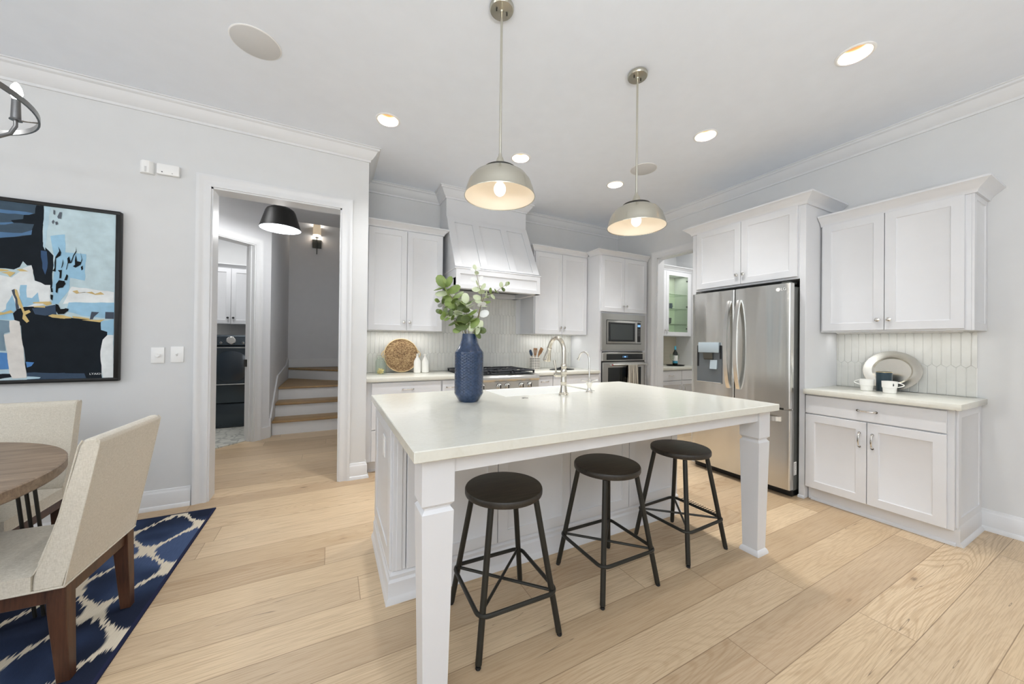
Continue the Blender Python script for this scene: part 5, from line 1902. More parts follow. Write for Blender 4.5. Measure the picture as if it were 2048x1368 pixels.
# utensil crock and utensils
t = thing('utensil_crock', 'black and white checked crock holding kitchen utensils', 'crock', (2.45, 4.07, CT))
b = MB(); b.lathe([(0, 0), (0.066, 0), (0.070, 0.004), (0.070, 0.158), (0.066, 0.160), (0.063, 0.156), (0.063, 0.012), (0, 0.010)], 40)
b.build('pot', M_CROCK, t)
UT = (2.45, 4.07, CT)
t = thing('spatula', 'navy silicone spatula standing in the crock', 'spatula', UT)
b = MB(); b.tube([(-0.02, 0.0, 0.012), (-0.050, -0.005, 0.185)], 0.005, 8); b.build('handle', M_SPOON, t)
b = MB(); b.M = Matrix.Translation((-0.050, -0.005, 0.18)) @ Matrix.Rotation(-0.35, 4, 'Y'); b.prism([(-0.012, 0), (0.012, 0), (0.022, 0.03), (0.018, 0.075), (0, 0.09), (-0.018, 0.072), (-0.022, 0.03)], lambda u, v, q: (u, q, v), -0.004, 0.004, 0.002)
b.build('blade', M_BLUEM, t)
t = thing('slotted_turner', 'wooden slotted turner standing in the crock', 'utensil', UT)
b = MB(); b.tube([(0.005, 0.01, 0.012), (0.012, 0.012, 0.19)], 0.0055, 8); b.build('handle', M_SPOON, t)
b = MB(); b.M = Matrix.Translation((0.012, 0.012, 0.185)) @ Matrix.Rotation(0.05, 4, 'Y')
for x0, x1 in ((-0.030, -0.016), (-0.007, 0.007), (0.016, 0.030)): b.prism([(x0 * .5, 0.0), (x1 * .5, 0.0), (x1, 0.075), (x0, 0.075)], lambda u, v, q: (u, q, v), -0.003, 0.003)
b.box(-0.030, 0.030, -0.0031, 0.0031, 0.074, 0.096, 0.002); b.box(-0.016, 0.016, -0.0031, 0.0031, -0.004, 0.020, 0.002)
b.build('blade', M_SPOON, t)
t = thing('wooden_paddle', 'wooden paddle spoon leaning in the crock towards the oven', 'utensil', UT)
b = MB(); b.tube([(0.02, -0.01, 0.012), (0.052, -0.01, 0.185)], 0.0055, 8); b.build('handle', M_SPOON, t)
b = MB(); b.M = Matrix.Translation((0.051, -0.01, 0.18)) @ Matrix.Rotation(0.42, 4, 'Y'); b.prism([(-0.010, 0), (0.010, 0), (0.030, 0.05), (0.036, 0.115), (-0.014, 0.122), (-0.020, 0.06)], lambda u, v, q: (u, q, v), -0.004, 0.004, 0.002)
b.build('blade', M_SPOON, t)
# dark leaf-shaped dish behind the faucet
t = thing('leaf_dish', 'flat dark leaf-shaped dish on the counter behind the faucet', 'dish', (2.75, 3.86, CT))
b = MB()
vs, fs = [], []
n = 24
for i in range(n + 1):
    u = i / n * 2 - 1
    hw = 0.09 * (1 - u * u) ** 0.8 + 0.0005
    x = u * 0.20
    lift = 0.003 + 0.012 * (1 - abs(u))
    for k in range(5):
        q = k / 4 * 2 - 1
        vs.append((x, q * hw, lift * q * q + 0.003))
    for k in range(5):
        q = k / 4 * 2 - 1
        vs.append((x, q * hw, lift * q * q))
for i in range(n):
    for k in range(4):
        a = i * 10 + k; c_ = (i + 1) * 10 + k
        fs += [(a, a + 1, c_ + 1, c_), (a + 5, c_ + 5, c_ + 6, a + 6)]
    a = i * 10; c_ = (i + 1) * 10
    fs += [(a, c_, c_ + 5, a + 5), (a + 4, a + 9, c_ + 9, c_ + 4)]
b.poly(vs, fs)
b.build('plate', M_BLACK, t)
b = MB(); b.tube([(-0.09, 0.0, 0.008), (-0.04, 0.0, 0.022), (0.0, 0.0, 0.034), (0.04, 0.0, 0.026), (0.08, 0.0, 0.010)], [0.004, 0.010, 0.013, 0.010, 0.004], 10)
b.build('rib', M_BLACK, t)

# ------------------------------------------------------------------ side counter
t = thing('serving_platter', 'oval pewter platter leaning on the side backsplash', 'platter', (4.035, 1.118, CT), -PI / 2)
b = MB(); b.M = Matrix.Rotation(-0.14, 4, 'X') @ Matrix.Translation((0, 0, 0.160)) @ Matrix.Rotation(PI / 2, 4, 'X') @ Matrix.Diagonal((1.0, 0.92, 1, 1))
b.lathe([(0, 0.0), (0.112, 0.0), (0.122, 0.012), (0.130, 0.015), (0.165, 0.022), (0.171, 0.0245), (0.171, 0.0275), (0.165, 0.027), (0.130, 0.020), (0.118, 0.017), (0.106, 0.004), (0, 0.004)][::-1], 56)
b.build('plate', M_PEWTER, t)
b = MB(); b.M = Matrix.Rotation(-0.14, 4, 'X') @ Matrix.Translation((0, 0, 0.160)) @ Matrix.Rotation(PI / 2, 4, 'X') @ Matrix.Diagonal((1.0, 0.92, 1, 1))
for k in range(90):
    a = 2 * PI * k / 90
    b.ball((0.170 * math.cos(a), 0.170 * math.sin(a), 0.0275), 0.0028, 6)
b.build('beaded_rim', M_PEWTER, t)
def cup(loc, rz, label):
    t = thing('coffee_cup', label, 'cup', loc, rz, 'white cups on the side counter')
    b = MB(); b.lathe([(0, 0), (0.034, 0), (0.0365, 0.003), (0.038, 0.036), (0.0395, 0.040), (0.0425, 0.044), (0.0440, 0.090), (0.0420, 0.090), (0.040, 0.046), (0.034, 0.008), (0, 0.007)], 36)
    b.build('bowl', M_WHITEC, t)
    b = MB(); b.tube([(0.0425 + 0.032 * math.sin(PI * k / 10), 0, 0.046 + 0.036 * k / 10) for k in range(11)], 0.0034, 8)
    b.build('handle', M_WHITEC, t)
    b = MB()
    b.M = Matrix.Rotation(-1.15, 4, 'Z')
    b.prism([(-0.003, 0.056), (0.002, 0.056), (0.0045, 0.065), (0.002, 0.072), (0.0, 0.080), (-0.003, 0.068)], lambda u, v, q: (0.0430 + q, u, v), 0.0, 0.0014)
    b.build('bee_motif', M_GREYB, t)
    return t


cp = cup((3.845, 1.205, CT), math.radians(98), 'white coffee cup with its handle towards the refrigerator')
kids_index(cp)
c = copy_tree(cp); c.location = (3.80, 1.062, CT); c.rotation_euler = (0, 0, math.radians(-72)); c['label'] = 'white coffee cup in front of the dark candle, handle towards the wall'
t = thing('pillar_candle', 'dark blue-grey cylindrical candle with pale top before the platter', 'candle', (3.925, 1.128, CT))
b = MB(); b.lathe([(0, 0), (0.045, 0), (0.046, 0.002), (0.046, 0.152), (0.0445, 0.154), (0.042, 0.150), (0, 0.149)], 36)
b.build('vessel', M_NAVYC, t)
b = MB(); b.lathe([(0.0445, 0.1543), (0.0465, 0.1535), (0.0465, 0.1495), (0.0462, 0.1495)], 36)
b.build('rim', M_GOLD, t)

# ------------------------------------------------------------------ painting
t = thing('painting', 'large framed abstract painting in navy, pale blue and gold on the wall', 'painting', (-1.95, YL, 0.975))
PX0, PX1, PZ0, PZ1 = -2.565, -1.336, 0.968, 2.168
b = MB()
for q in ((PX0, PX1, PZ0, PZ0 + 0.024), (PX0, PX1, PZ1 - 0.024, PZ1)): b.box(q[0], q[1], YL - 0.045, YL - 0.002, q[2], q[3], 0.004, 2)
for q in ((PX0, PX0 + 0.024), (PX1 - 0.024, PX1)): b.box(q[0], q[1], YL - 0.045, YL - 0.002, PZ0 + 0.02, PZ1 - 0.02, 0.004, 2)
b.build('frame', plain('black_frame', srgb(26, 25, 24), 0.4, spec=0.3), t, world=True)
b = MB()
mats = list(PAINTS.values())
keys = list(PAINTS)
b.mi = keys.index('ground')
b.box(PX0 + 0.022, PX1 - 0.022, YL - 0.033, YL - 0.003, PZ0 + 0.022, PZ1 - 0.022)


def offset_poly(poly, jig=0.003):
    """slightly ragged brush edge"""
    outp = []
    for i in range(len(poly)):
        p, q = Vector(poly[i]), Vector(poly[(i + 1) % len(poly)])
        n = max(1, int((q - p).length / 0.03))
        for k in range(n):
            u = k / n
            r = p.lerp(q, u)
            if k: r += Vector((random.uniform(-jig, jig), random.uniform(-jig, jig)))
            outp.append((min(PX1 - 0.0245, max(PX0 + 0.0245, r.x)), min(PZ1 - 0.0245, max(PZ0 + 0.0245, r.y))))
    return outp


lay = 0.0331
for nm, poly in PAINT:
    b.mi = keys.index(nm)
    lay += 0.00006
    pts = offset_poly(poly)
    n = len(pts)
    # long strokes that leave the canvas are closed at its hidden left half
    bv = [b.bm.verts.new((x, YL - lay, z)) for x, z in pts]
    f0 = b.bm.faces.new(bv)
    f0.material_index = b.mi
b.bm.normal_update()
b.build('canvas', mats, t, world=True)
text_mesh('signature', 'LYAKH', 0.020, PAINTS['white'], t, (-1.447 + 1.95, -0.0385, 1.021 - 0.975), (PI / 2, 0, 0), 0.0002)

# ------------------------------------------------------------------ wall fittings
t = thing('motion_sensor', 'small white square motion sensor high on the wall', 'sensor', (-1.213, YL, 2.525))
b = MB(); b.prism([(-0.040, 0), (-0.036, -0.020), (-0.018, -0.038), (0.018, -0.038), (0.036, -0.020), (0.040, 0)], lambda u, v, z: (u, v - 0.0005, z), -0.045, 0.045, 0.002)
b.build('housing', M_PLASTIC, t)
b = MB(); b.box(-0.005, 0.005, -0.0405, -0.039, -0.040, 0.0, 0.0); b.build('lens', M_SPEAKER, t)
t = thing('door_chime', 'white rectangular sensor box above the doorway casing', 'sensor', (-1.093, YL, 2.53))
b = MB(); b.box(-0.064, 0.064, -0.032, -0.0005, -0.04, 0.04, 0.008, 2); b.build('housing', M_PLASTIC, t)
b = MB(); b.box(-0.036, -0.028, -0.0335, -0.0325, -0.026, -0.020); b.box(0.022, 0.028, -0.0335, -0.0325, -0.027, -0.024); b.build('indicator', M_BLACK, t)
t = thing('dimmer_switch', 'white rotary dimmer plate nearest the painting', 'light switch', (-1.141, YL, 1.147))
b = MB(); b.box(-0.037, 0.037, -0.008, -0.0005, -0.058, 0.058, 0.002, 2); b.build('plate', M_PLASTIC, t)
b = MB(); b.M = Matrix.Translation((0.002, -0.008, 0)) @ Matrix.Rotation(PI / 2, 4, 'X'); b.lathe([(0.015, 0.0003), (0.014, 0.014), (0.012, 0.016), (0, 0.016)], 20); b.build('knob', M_PLASTIC, t)
t = thing('toggle_switch', 'white toggle switch plate beside the doorway casing', 'light switch', (-1.032, YL, 1.152))
b = MB(); b.box(-0.038, 0.038, -0.007, -0.0005, -0.060, 0.060, 0.003, 2); b.build('plate', M_PLASTIC, t)
b = MB(); b.prism([(-0.0075, -0.012), (-0.020, 0.004), (-0.018, 0.010), (-0.0075, 0.008)], lambda u, v, x: (x, u, v), -0.005, 0.005); b.build('toggle', M_PLASTIC, t)

# floor register
t = thing('floor_register', 'flush oak floor register with dark slots beside the island', 'floor vent', (2.575, 1.78, 0))
b = MB(); b.box(-0.058, 0.058, -0.16, 0.16, 0.0003, 0.003, 0.001); b.build('plate', M_FLOOR, t)
b = MB()
for k in range(15):
    y = -0.142 + k * 0.0203
    b.box(-0.040, 0.040, y - 0.0045, y + 0.0045, 0.0031, 0.0036)
o = b.build('slots', plain('register_slot', srgb(52, 40, 26), 0.9), t); o['label'] = 'dark cross slots'

# ------------------------------------------------------------------ dining corner
t = thing('area_rug', 'navy blue rug with cream lattice pattern under the dining table', 'rug', (-2.15, 1.9, 0.0))
b = MB(); b.box(-1.40, 1.392, -1.75, 1.452, 0.0005, 0.009); b.build('pile', M_RUG, t)
b = MB(); b.sweep([(1.395, -1.755), (1.395, 1.455), (-1.405, 1.455), (-1.405, -1.755)], [(-0.006, 0.0005), (0.008, 0.0005), (0.008, 0.0095), (-0.006, 0.0095)], lambda x, y, d: (x, y, d), closed=True); b.build('binding', M_RUGB, t)
RUGZ = 0.0095
t = thing('dining_table', 'round oak dining table with black rod base on the blue rug', 'table', (-1.765, 1.975, RUGZ))
b = MB(); b.lathe([(0, 0.690), (0.780, 0.690), (0.795, 0.694), (0.800, 0.700), (0.800, 0.736), (0.796, 0.7405), (0, 0.7405)], 96); b.build('tabletop', M_TABLE, t)
for g in range(6):
    rg = Matrix.Rotation(g * PI / 3, 4, 'Z')
    for k in range(3):
        b = MB(); b.M = rg; b.tube([(0.532 + 0.026 * k, 0.41, 0.6545), (0.600 + 0.026 * k, 0.41, 0.003)], 0.0065, 10); b.build('leg', M_BLACKM, t)
b = MB(); b.lathe([(0, 0.655), (0.60, 0.655), (0.70, 0.662), (0.70, 0.6895), (0, 0.6895)], 64); b.build('under_frame', M_BLACKM, t)


def make_chair(loc, rz, label):
    """front towards -y"""
    t = thing('dining_chair', label, 'chair', loc, rz, 'linen chairs at the dining table')
    w = 0.230
    # seat cushion: rounded block
    def pillow(bb, x0, x1, y0, y1, z0, z1, r, crown):
        n, m = 14, 12
        for side in (0, 1):
            grid = []
            for i in range(n + 1):
                row = []
                for j in range(m + 1):
                    u, v = i / n * 2 - 1, j / m * 2 - 1
                    e = (1 - abs(u) ** 6) * (1 - abs(v) ** 6)
                    row.append(bb.bm.verts.new(((x0 + x1) / 2 + u * (x1 - x0) / 2, (y0 + y1) / 2 + v * (y1 - y0) / 2, z1 - r + (r + crown * (1 - u * u) * (1 - v * v)) * e ** 0.5 if side else z0)))
                grid.append(row)
            for i in range(n):
                for j in range(m):
                    bb.bm.faces.new((grid[i][j], grid[i + 1][j], grid[i + 1][j + 1], grid[i][j + 1]))
            if side == 0: g0 = grid
        loop0 = [g0[i][0] for i in range(n + 1)] + [g0[n][j] for j in range(1, m + 1)] + [g0[i][m] for i in range(n - 1, -1, -1)] + [g0[0][j] for j in range(m - 1, 0, -1)]
        loop1 = [grid[i][0] for i in range(n + 1)] + [grid[n][j] for j in range(1, m + 1)] + [grid[i][m] for i in range(n - 1, -1, -1)] + [grid[0][j] for j in range(m - 1, 0, -1)]
        for k in range(len(loop0)):
            k2 = (k + 1) % len(loop0)
            bb.bm.faces.new((loop0[k], loop0[k2], loop1[k2], loop1[k]))
    b = MB(); pillow(b, -w, w, -0.255, 0.165, 0.357, 0.435, 0.020, 0.012)
    b.build('seat', M_LINEN, t)
    # back: leaning upholstered slab, side profile in (y, z)
    prof = [(0.166, 0.357), (0.247, 0.357), (0.262, 0.45), (0.292, 0.62), (0.332, 0.858), (0.334, 0.875), (0.326, 0.887), (0.308, 0.890), (0.288, 0.883), (0.278, 0.863), (0.232, 0.62), (0.190, 0.46), (0.170, 0.42)]
    b = MB(); b.prism(prof, lambda u, v, x: (x, u, v), -w, w, 0.009)
    bk = b.build('backrest', M_LINEN, t)
    b = MB()
    for sx in (-1, 1):
        for off in (0, 1):
            pp = prof[1:7] if off == 0 else prof[8:]
            b.tube([(sx * (w - 0.001), y, z) for y, z in pp], 0.0026, 6)
    b.tube([(-w, 0.248, 0.359), (w, 0.248, 0.359)], 0.004, 6)
    for sx in (-1, 1): b.tube([(sx * w, 0.248, 0.359), (sx * w, -0.255, 0.359)], 0.004, 6)
    b.tube([(-w, -0.255, 0.359), (w, -0.255, 0.359)], 0.004, 6)
    b.build('piping', M_LINEN, bk)
    b = MB()
    for y0, y1 in ((-0.245, -0.225), (0.212, 0.238)): b.box(-0.205, 0.205, y0, y1, 0.300, 0.3545, 0.002)
    for sx in (-1, 1): b.box(sx * 0.195, sx * 0.215, -0.225, 0.212, 0.300, 0.3545, 0.002)
    b.build('apron', M_LEG, t)
    for sx in (-1, 1):
        for fr in (0, 1):
            cy = 0.222 if fr else -0.228
            lean = 0.018 if fr else -0.004
            h0, h1 = (0.026, 0.018) if fr else (0.024, 0.017)
            cx = sx * 0.195
            vs = []
            for h, z, dy in ((h0, 0.3548, 0.0), (h0 * .98, 0.27, 0.002), (h1, 0.0, lean)):
                vs += [(cx - h, cy + dy - h, z), (cx + h, cy + dy - h, z), (cx + h, cy + dy + h, z), (cx - h, cy + dy + h, z)]
            fs = [(0, 1, 2, 3), (11, 10, 9, 8)]
            for r in range(2): fs += [(r * 4 + k, r * 4 + (k + 1) % 4, (r + 1) * 4 + (k + 1) % 4, (r + 1) * 4 + k) for k in range(4)]
            b = MB(); b.poly(vs, fs, 0.002); b.build('leg', M_LEG, t)
    return t


ch = make_chair((-1.085, 2.118, RUGZ), math.radians(-92.7), 'beige linen dining chair in front, back turned to the island')
kids_index(ch)
c = copy_tree(ch); c.location = (-1.556, 2.745, RUGZ); c.rotation_euler = (0, 0, math.radians(1.5)); c['label'] = 'beige linen dining chair on the far side of the table by the wall'

# chandelier over the table
CX_, CY_, CRZ = -1.428, 1.985, 2.15
t = thing('chandelier', 'black open-ring candle chandelier hanging over the dining table', 'chandelier', (CX_, CY_, CZ))
M_CH = plain('gunmetal', srgb(120, 120, 120), 0.28, 0.95)
dz = CRZ - CZ
b = MB(); b.lathe([(0.398, dz - 0.010), (0.404, dz - 0.010), (0.404, dz + 0.010), (0.398, dz + 0.010)], 72, closed=True); b.build('ring', M_CH, t)
b = MB(); b.lathe([(0, -0.0005), (0.06, -0.0005), (0.06, -0.02), (0.012, -0.026), (0, -0.026)], 24); b.build('canopy', M_CH, t)
b = MB(); b.cyl((0, 0, -0.02), (0, 0, dz - 0.16), 0.007, 10); b.lathe([(0, dz - 0.20), (0.018, dz - 0.19), (0.024, dz - 0.17), (0.018, dz - 0.15), (0, dz - 0.14)], 16); b.build('stem', M_CH, t)
for k in range(5):
    a = math.radians(26 + 72 * k)
    ca, sa = math.cos(a), math.sin(a)
    pl = lambda r, z: (r * ca, r * sa, dz + z)
    b = MB()
    pts = [pl(0.010, -0.175), pl(0.12, -0.172), pl(0.22, -0.155), pl(0.29, -0.12), pl(0.333, -0.08), pl(0.345, -0.045), pl(0.345, -0.022)]
    b.tube(pts, 0.0062, 10); b.tube([pl(0.352, -0.020), pl(0.398, -0.006)], 0.003, 6)
    ar = b.build('arm', M_CH, t)
    b = MB(); b.lathe([(0, -0.022), (0.017, -0.022), (0.016, -0.018), (0.0135, -0.016), (0.0115, 0.058), (0, 0.058)], 16, (0.345 * ca, 0.345 * sa, dz)); b.build('candle_sleeve', M_CH, ar)
    b = MB(); b.lathe([(0, 0.0585), (0.007, 0.0585), (0.014, 0.074), (0.017, 0.088), (0.013, 0.110), (0.005, 0.126), (0, 0.129)], 16, (0.345 * ca, 0.345 * sa, dz)); b.build('bulb', M_CANDLE, ar)

# ------------------------------------------------------------------ hall pendant and sconce
HP = (-0.505, 4.6, CZ)
t = thing('hall_pendant', 'black dome pendant with pale lining in the hall doorway', 'pendant light', HP)
b = MB(); b.lathe([(0, -0.0005), (0.055, -0.0005), (0.055, -0.02), (0.010, -0.026), (0, -0.026)], 24); b.build('canopy', M_BLACKM, t)
b = MB(); b.cyl((0, 0, -0.02), (0, 0, -0.318), 0.006, 8); b.build('cord', M_BLACK, t)
M_HPB = plain('black_enamel', srgb(24, 24, 22), 0.45)
prof = [(0, -0.315), (0.050, -0.318), (0.095, -0.330), (0.128, -0.352), (0.142, -0.378), (0.196, -0.562)]
b = MB(); b.lathe(prof, 48); sh = b.build('shade', M_HPB, t)
b = MB(); b.lathe([(max(0, r - 0.004), z - 0.004 if r < .19 else z) for r, z in prof], 48); b.build('lining', plain('silver_lining', srgb(170, 178, 184), 0.4), sh)
b = MB(); b.ball((0, 0, -0.44), 0.035, 16); b.build('bulb', glow('hall_bulb', (1, 0.97, 0.92), 2.5), t)
bulb_light('hall_pendant_lamp', (HP[0], HP[1], CZ - 0.60), 22, (1, 1, 1), 0.04)
t = thing('wall_sconce', 'small wall sconce with cream shade on the stair wall', 'wall light', (-0.254, 7.65, 2.89))
b = MB(); b.box(-0.075, 0.075, -0.025, -0.0005, 0.13, 0.29, 0.003); b.build('backplate', M_STEELD, t)
b = MB(); b.cyl((0, -0.085, 0.0), (0, -0.085, 0.34), 0.007, 10); b.cyl((0, -0.085, 0.21), (0, -0.0255, 0.21), 0.008, 10); b.lathe([(0, 0.305), (0.035, 0.31), (0.035, 0.314), (0, 0.318)], 16, (0, -0.085, 0)); b.build('arm', M_STEELD, t)
m, nt, pb = new_mat('linen_shade_lit')
pb.inputs['Base Color'].default_value = (*srgb(236, 218, 192), 1)
pb.inputs['Emission Color'].default_value = (*srgb(244, 222, 190), 1)
pb.inputs['Emission Strength'].default_value = 0.45
nn = noise(nt, coords(nt), 120, 2); bump(nt, pb, nn.outputs[0], 0.1, 0.002)
b = MB(); b.lathe([(0.066, 0.36), (0.062, 0.55), (0.060, 0.55), (0.064, 0.36)], 32, (0, -0.085, 0), closed=True); b.build('shade', m, t)
b = MB(); b.ball((0, -0.085, 0.45), 0.022, 12); b.build('bulb', M_BULB, t)
bulb_light('sconce_lamp_up', (-0.254, 7.565, 2.89 + 0.57), 1.6, WARM, 0.02)
bulb_light('sconce_lamp_down', (-0.254, 7.565, 2.89 + 0.345), 1.2, WARM, 0.02)

# ------------------------------------------------------------------ laundry
t = thing('clothes_dryer', 'graphite front-load dryer on a drawer pedestal in the laundry room', 'dryer', (-1.25, 6.66, 0.0125))
DX, DF = -1.25, 6.285
b = MB(); b.box(DX - 0.343, DX + 0.343, DF + 0.02, 7.03, 0.36, 1.335, 0.012, 2); b.build('body', M_APPL, t, world=True)
b = MB(); b.box(DX - 0.343, DX + 0.343, DF + 0.02, 7.03, 0.0135, 0.352, 0.004); pdn = b.build('pedestal', M_APPL, t, world=True)
b = MB(); b.box(DX - 0.338, DX + 0.338, DF, DF + 0.0195, 0.05, 0.345, 0.006, 2); b.build('drawer', M_APPL, pdn, world=True)
b = MB(); b.prism([(DF + 0.019, 1.175), (DF - 0.02, 1.19), (DF + 0.0, 1.318), (DF + 0.019, 1.325)], lambda u, v, x: (x, u, v), DX - 0.343, DX + 0.343, 0.002); cpn = b.build('control_panel', M_APPL, t, world=True)
b = MB(); b.M = Matrix.Translation((DX - 0.005, DF - 0.0115, 1.258)) @ Matrix.Rotation(PI / 2 + 0.12, 4, 'X'); b.lathe([(0.056, 0), (0.054, 0.022), (0.046, 0.030), (0, 0.030)], 28); b.build('dial', M_CHROME, cpn, world=True)
for dx in (-0.12, 0.13):
    b = MB(); b.M = Matrix.Translation((DX + dx, DF - 0.0165, 1.222)) @ Matrix.Rotation(PI / 2 + 0.12, 4, 'X'); b.lathe([(0.014, 0), (0.014, 0.006), (0.009, 0.007), (0.009, 0.001)], 20); b.build('button', M_CHROME, cpn, world=True)
b = MB()
for q in range(4): b.box(DX + 0.24, DX + 0.31, DF - 0.014, DF - 0.004, 1.215 + q * 0.022, 1.221 + q * 0.022)
b.build('indicator', M_GREYB, cpn, world=True)
dpts = rr(DX - 0.318, DX + 0.318, 0.63, 1.155, 0.10, 0, 8)
b = MB(); b.prism([(p[0], p[1]) for p in dpts], lambda u, v, y: (u, y, v), DF - 0.02, DF + 0.0195, 0.012); dd = b.build('door', M_APPL, t, world=True)
b = MB(); b.tube([(p[0], DF - 0.016, p[1]) for p in rr(DX - 0.316, DX + 0.316, 0.632, 1.153, 0.10, 0, 8)], 0.006, 8, True); b.build('door_trim', M_CHROME, dd, world=True)
b = MB(); b.M = Matrix.Translation((DX, DF - 0.0205, 0.885)) @ Matrix.Rotation(PI / 2, 4, 'X'); b.lathe([(0.225, 0.0), (0.222, 0.012), (0.19, 0.02), (0.10, 0.034), (0, 0.038)], 48); b.build('window', plain('dryer_window', srgb(34, 46, 56), 0.12, spec=0.7), dd, world=True)
t = thing('laundry_cabinet', 'white two-door laundry cabinet with black knobs above the dryer', 'cabinet', (-1.765, 6.77, 1.50))
body(t, 0.81, 0.329, 0, 0.86)
door_at(t, 0.008, 0.400, 0.01, 0.855, knob=(0.368, 0.10)); door_at(t, 0.404, 0.80, 0.01, 0.855, knob=(0.436, 0.10))
kn = [o for o in C.objects if o.name.startswith('knob') and o.parent and o.parent.parent == t]
for o in kn: o.data = o.data.copy(); o.data.materials.clear(); o.data.materials.append(M_BLACK); o['label'] = 'black knob'
cab_crown(t, [(0.81, 0.325), (0.81, 0), (0, 0)], 0.855)

# ------------------------------------------------------------------ pantry
M_CABIN = plain('cabinet_interior', srgb(226, 229, 220), 0.5)
PFY = 3.93
t = thing('display_cabinet', 'white glass-door display cabinet with shelves seen in the pantry', 'cabinet', (4.21, PFY, 1.40))
PW_ = 1.255
b = MB()
b.box(0, PW_, 0.285, 0.297, 0, 1.09); b.box(0, 0.02, 0, 0.285, 0, 1.09); b.box(PW_ - 0.06, PW_, 0, 0.285, 0, 1.09); b.box(0.02, PW_ - 0.06, 0, 0.285, 0, 0.02); b.box(0.02, PW_ - 0.06, 0, 0.285, 1.04, 1.09)
b.build('body', M_CAB, t)
b = MB(); b.box(0.021, PW_ - 0.061, 0.278, 0.2845, 0.021, 1.039); b.build('interior_back', M_CABIN, t)
for z in (0.205, 0.465, 0.705):
    b = MB(); b.box(0.022, PW_ - 0.062, 0.042, 0.277, z - 0.008, z, 0.0); b.mi = 1; b.box(0.022, PW_ - 0.062, 0.03, 0.0415, z - 0.012, z, 0.001); b.build('shelf', [M_PANE, M_PLASTIC], t)


def glass_door(x0, x1, kx):
    bb = MB()
    z0, z1, r = 0.008, 1.06, 0.062
    for q in ((x0, x1, z0, z0 + r), (x0, x1, z1 - r, z1), (x0, x0 + r, z0 + r, z1 - r), (x1 - r, x1, z0 + r, z1 - r)): bb.box(q[0], q[1], -0.02, -0.0005, q[2], q[3])
    d = bb.build('door', M_CAB, t)
    bb = MB(); bb.box(x0 + r, x1 - r, -0.012, -0.009, z0 + r, z1 - r); bb.build('glass_pane', M_PANE, d)
    knob_at(d, kx, 0.095)
    bb = MB()
    hx = x1 - r - 0.006 if kx < (x0 + x1) / 2 else x0 + r + 0.006
    for z in (0.13, 0.50, 0.93): bb.ball((hx, -0.004, z), 0.014, 8)
    bb.build('hinge', M_STEELD, d)


glass_door(0.03, 0.611, 0.585); glass_door(0.615, 1.205, 0.641)
cab_crown(t, [(PW_, 0.0), (0, 0)], 1.078)
t = thing('base_cabinet', 'white pantry base cabinet under the wine bottle, seen through the pantry doorway', 'cabinet', (4.21, 3.65, 0))
body(t, PW_, 0.579, 0.105, 0.874); toe(t, PW_, 0.57)
for x0, x1 in ((0.02, 0.628), (0.634, 1.24)):
    drawer_at(t, x0, x1, 0.715, 0.862, pull=((x0 + x1) / 2 + 0.07, 0.79))
    door_at(t, x0, x1, 0.112, 0.705, pull=((x1 - 0.035) if x0 < 0.3 else (x0 + 0.035), 0.59))
top('countertop', 'pale quartz pantry countertop under the wine bottle', 4.205, 5.468, 3.62, 4.2205)
t = thing('bar_tray', 'dark round bar tray on the pantry counter', 'tray', (5.08, 3.93, CT))
b = MB(); b.lathe([(0, 0), (0.13, 0), (0.145, 0.014), (0.142, 0.014), (0.128, 0.004), (0, 0.004)], 40); b.build('plate', M_BLACK, t)
TZ = CT + 0.0045
t = thing('wine_bottle', 'dark wine bottle with blue and white label in the pantry', 'bottle', (5.10, 3.95, TZ))
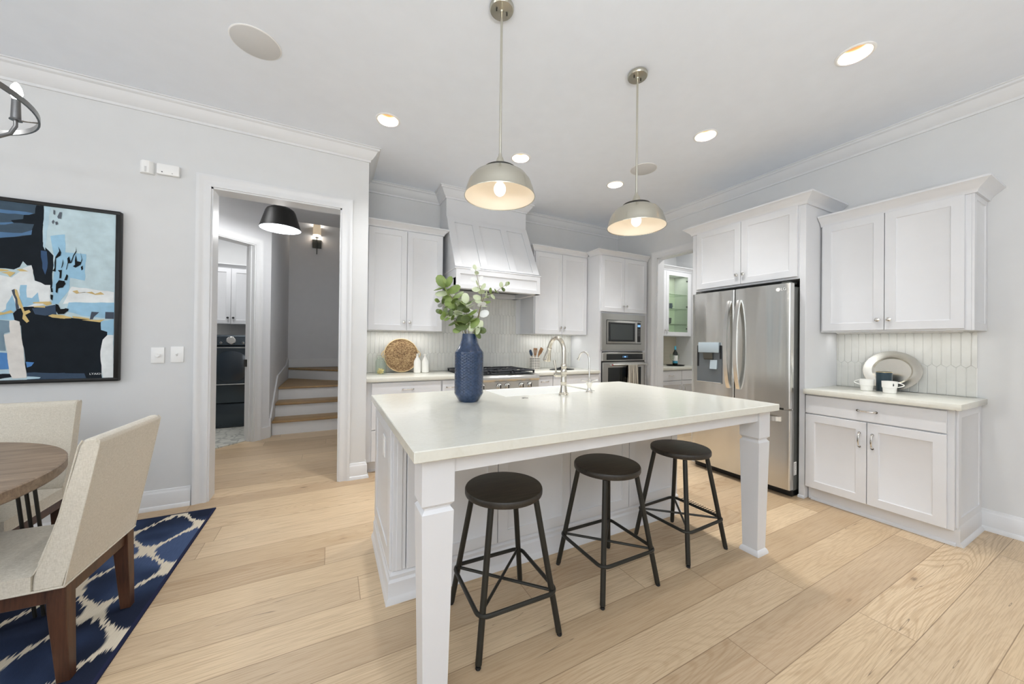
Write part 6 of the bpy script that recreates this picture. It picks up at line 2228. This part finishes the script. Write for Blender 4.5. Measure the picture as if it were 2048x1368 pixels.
b = MB(); b.lathe([(0, 0), (0.036, 0), (0.038, 0.004), (0.038, 0.19), (0.034, 0.212), (0.017, 0.240), (0.0145, 0.26), (0.0145, 0.318), (0, 0.318)], 28); b.build('glass', M_BOTTLE, t)
b = MB(); b.lathe([(0.0385, 0.075), (0.0385, 0.165)], 28); b.build('label', M_WHITEC, t)
b = MB(); b.lathe([(0.0385, 0.035), (0.0385, 0.0745)], 28); b.build('label_band', plain('blue_label', srgb(70, 160, 190), 0.5), t)
b = MB(); b.lathe([(0.0155, 0.268), (0.0152, 0.3185), (0, 0.3187)], 20); b.lathe([(0.0155, 0.258), (0.0158, 0.285)], 20); b.build('capsule', plain('blue_capsule', srgb(80, 170, 196), 0.4), t)
def wineglass(loc, label):
    t = thing('wine_glass', label, 'wine glass', loc, 0, 'wine glasses on the bar tray')
    b = MB(); b.lathe([(0, 0), (0.034, 0), (0.033, 0.002), (0.006, 0.006), (0.0038, 0.012), (0.0038, 0.075), (0.012, 0.085), (0.034, 0.115), (0.038, 0.145), (0.032, 0.19), (0.0305, 0.19), (0.036, 0.145), (0.032, 0.117), (0.010, 0.088), (0, 0.086)], 24)
    b.build('bowl', M_GLASS, t)
    return t


wg = wineglass((5.17, 3.97, TZ), 'clear wine glass on the wall side of the wine bottle'); kids_index(wg)
c = copy_tree(wg); c.location = (5.01, 3.94, TZ); c['label'] = 'clear wine glass on the doorway side of the wine bottle'
t = thing('mug', 'blue mug on the middle shelf of the pantry display cabinet', 'mug', (5.08, 4.05, 1.8655))
b = MB(); b.lathe([(0, 0), (0.038, 0), (0.042, 0.005), (0.044, 0.09), (0.041, 0.09), (0.039, 0.008), (0, 0.006)], 24); b.build('body', M_BLUEM, t)
b = MB(); b.tube([(0.042 + 0.03 * math.sin(PI * k / 8), 0, 0.02 + 0.055 * k / 8) for k in range(9)], 0.005, 8); b.build('handle', M_BLUEM, t)
t = thing('stoneware_bowl', 'dark stoneware bowl on the lower shelf of the pantry display cabinet', 'bowl', (5.0, 4.05, 1.6055))
b = MB(); b.lathe([(0, 0), (0.055, 0), (0.075, 0.02), (0.08, 0.10), (0.076, 0.10), (0.07, 0.025), (0, 0.008)], 28); b.build('bowl', M_GREYB, t)
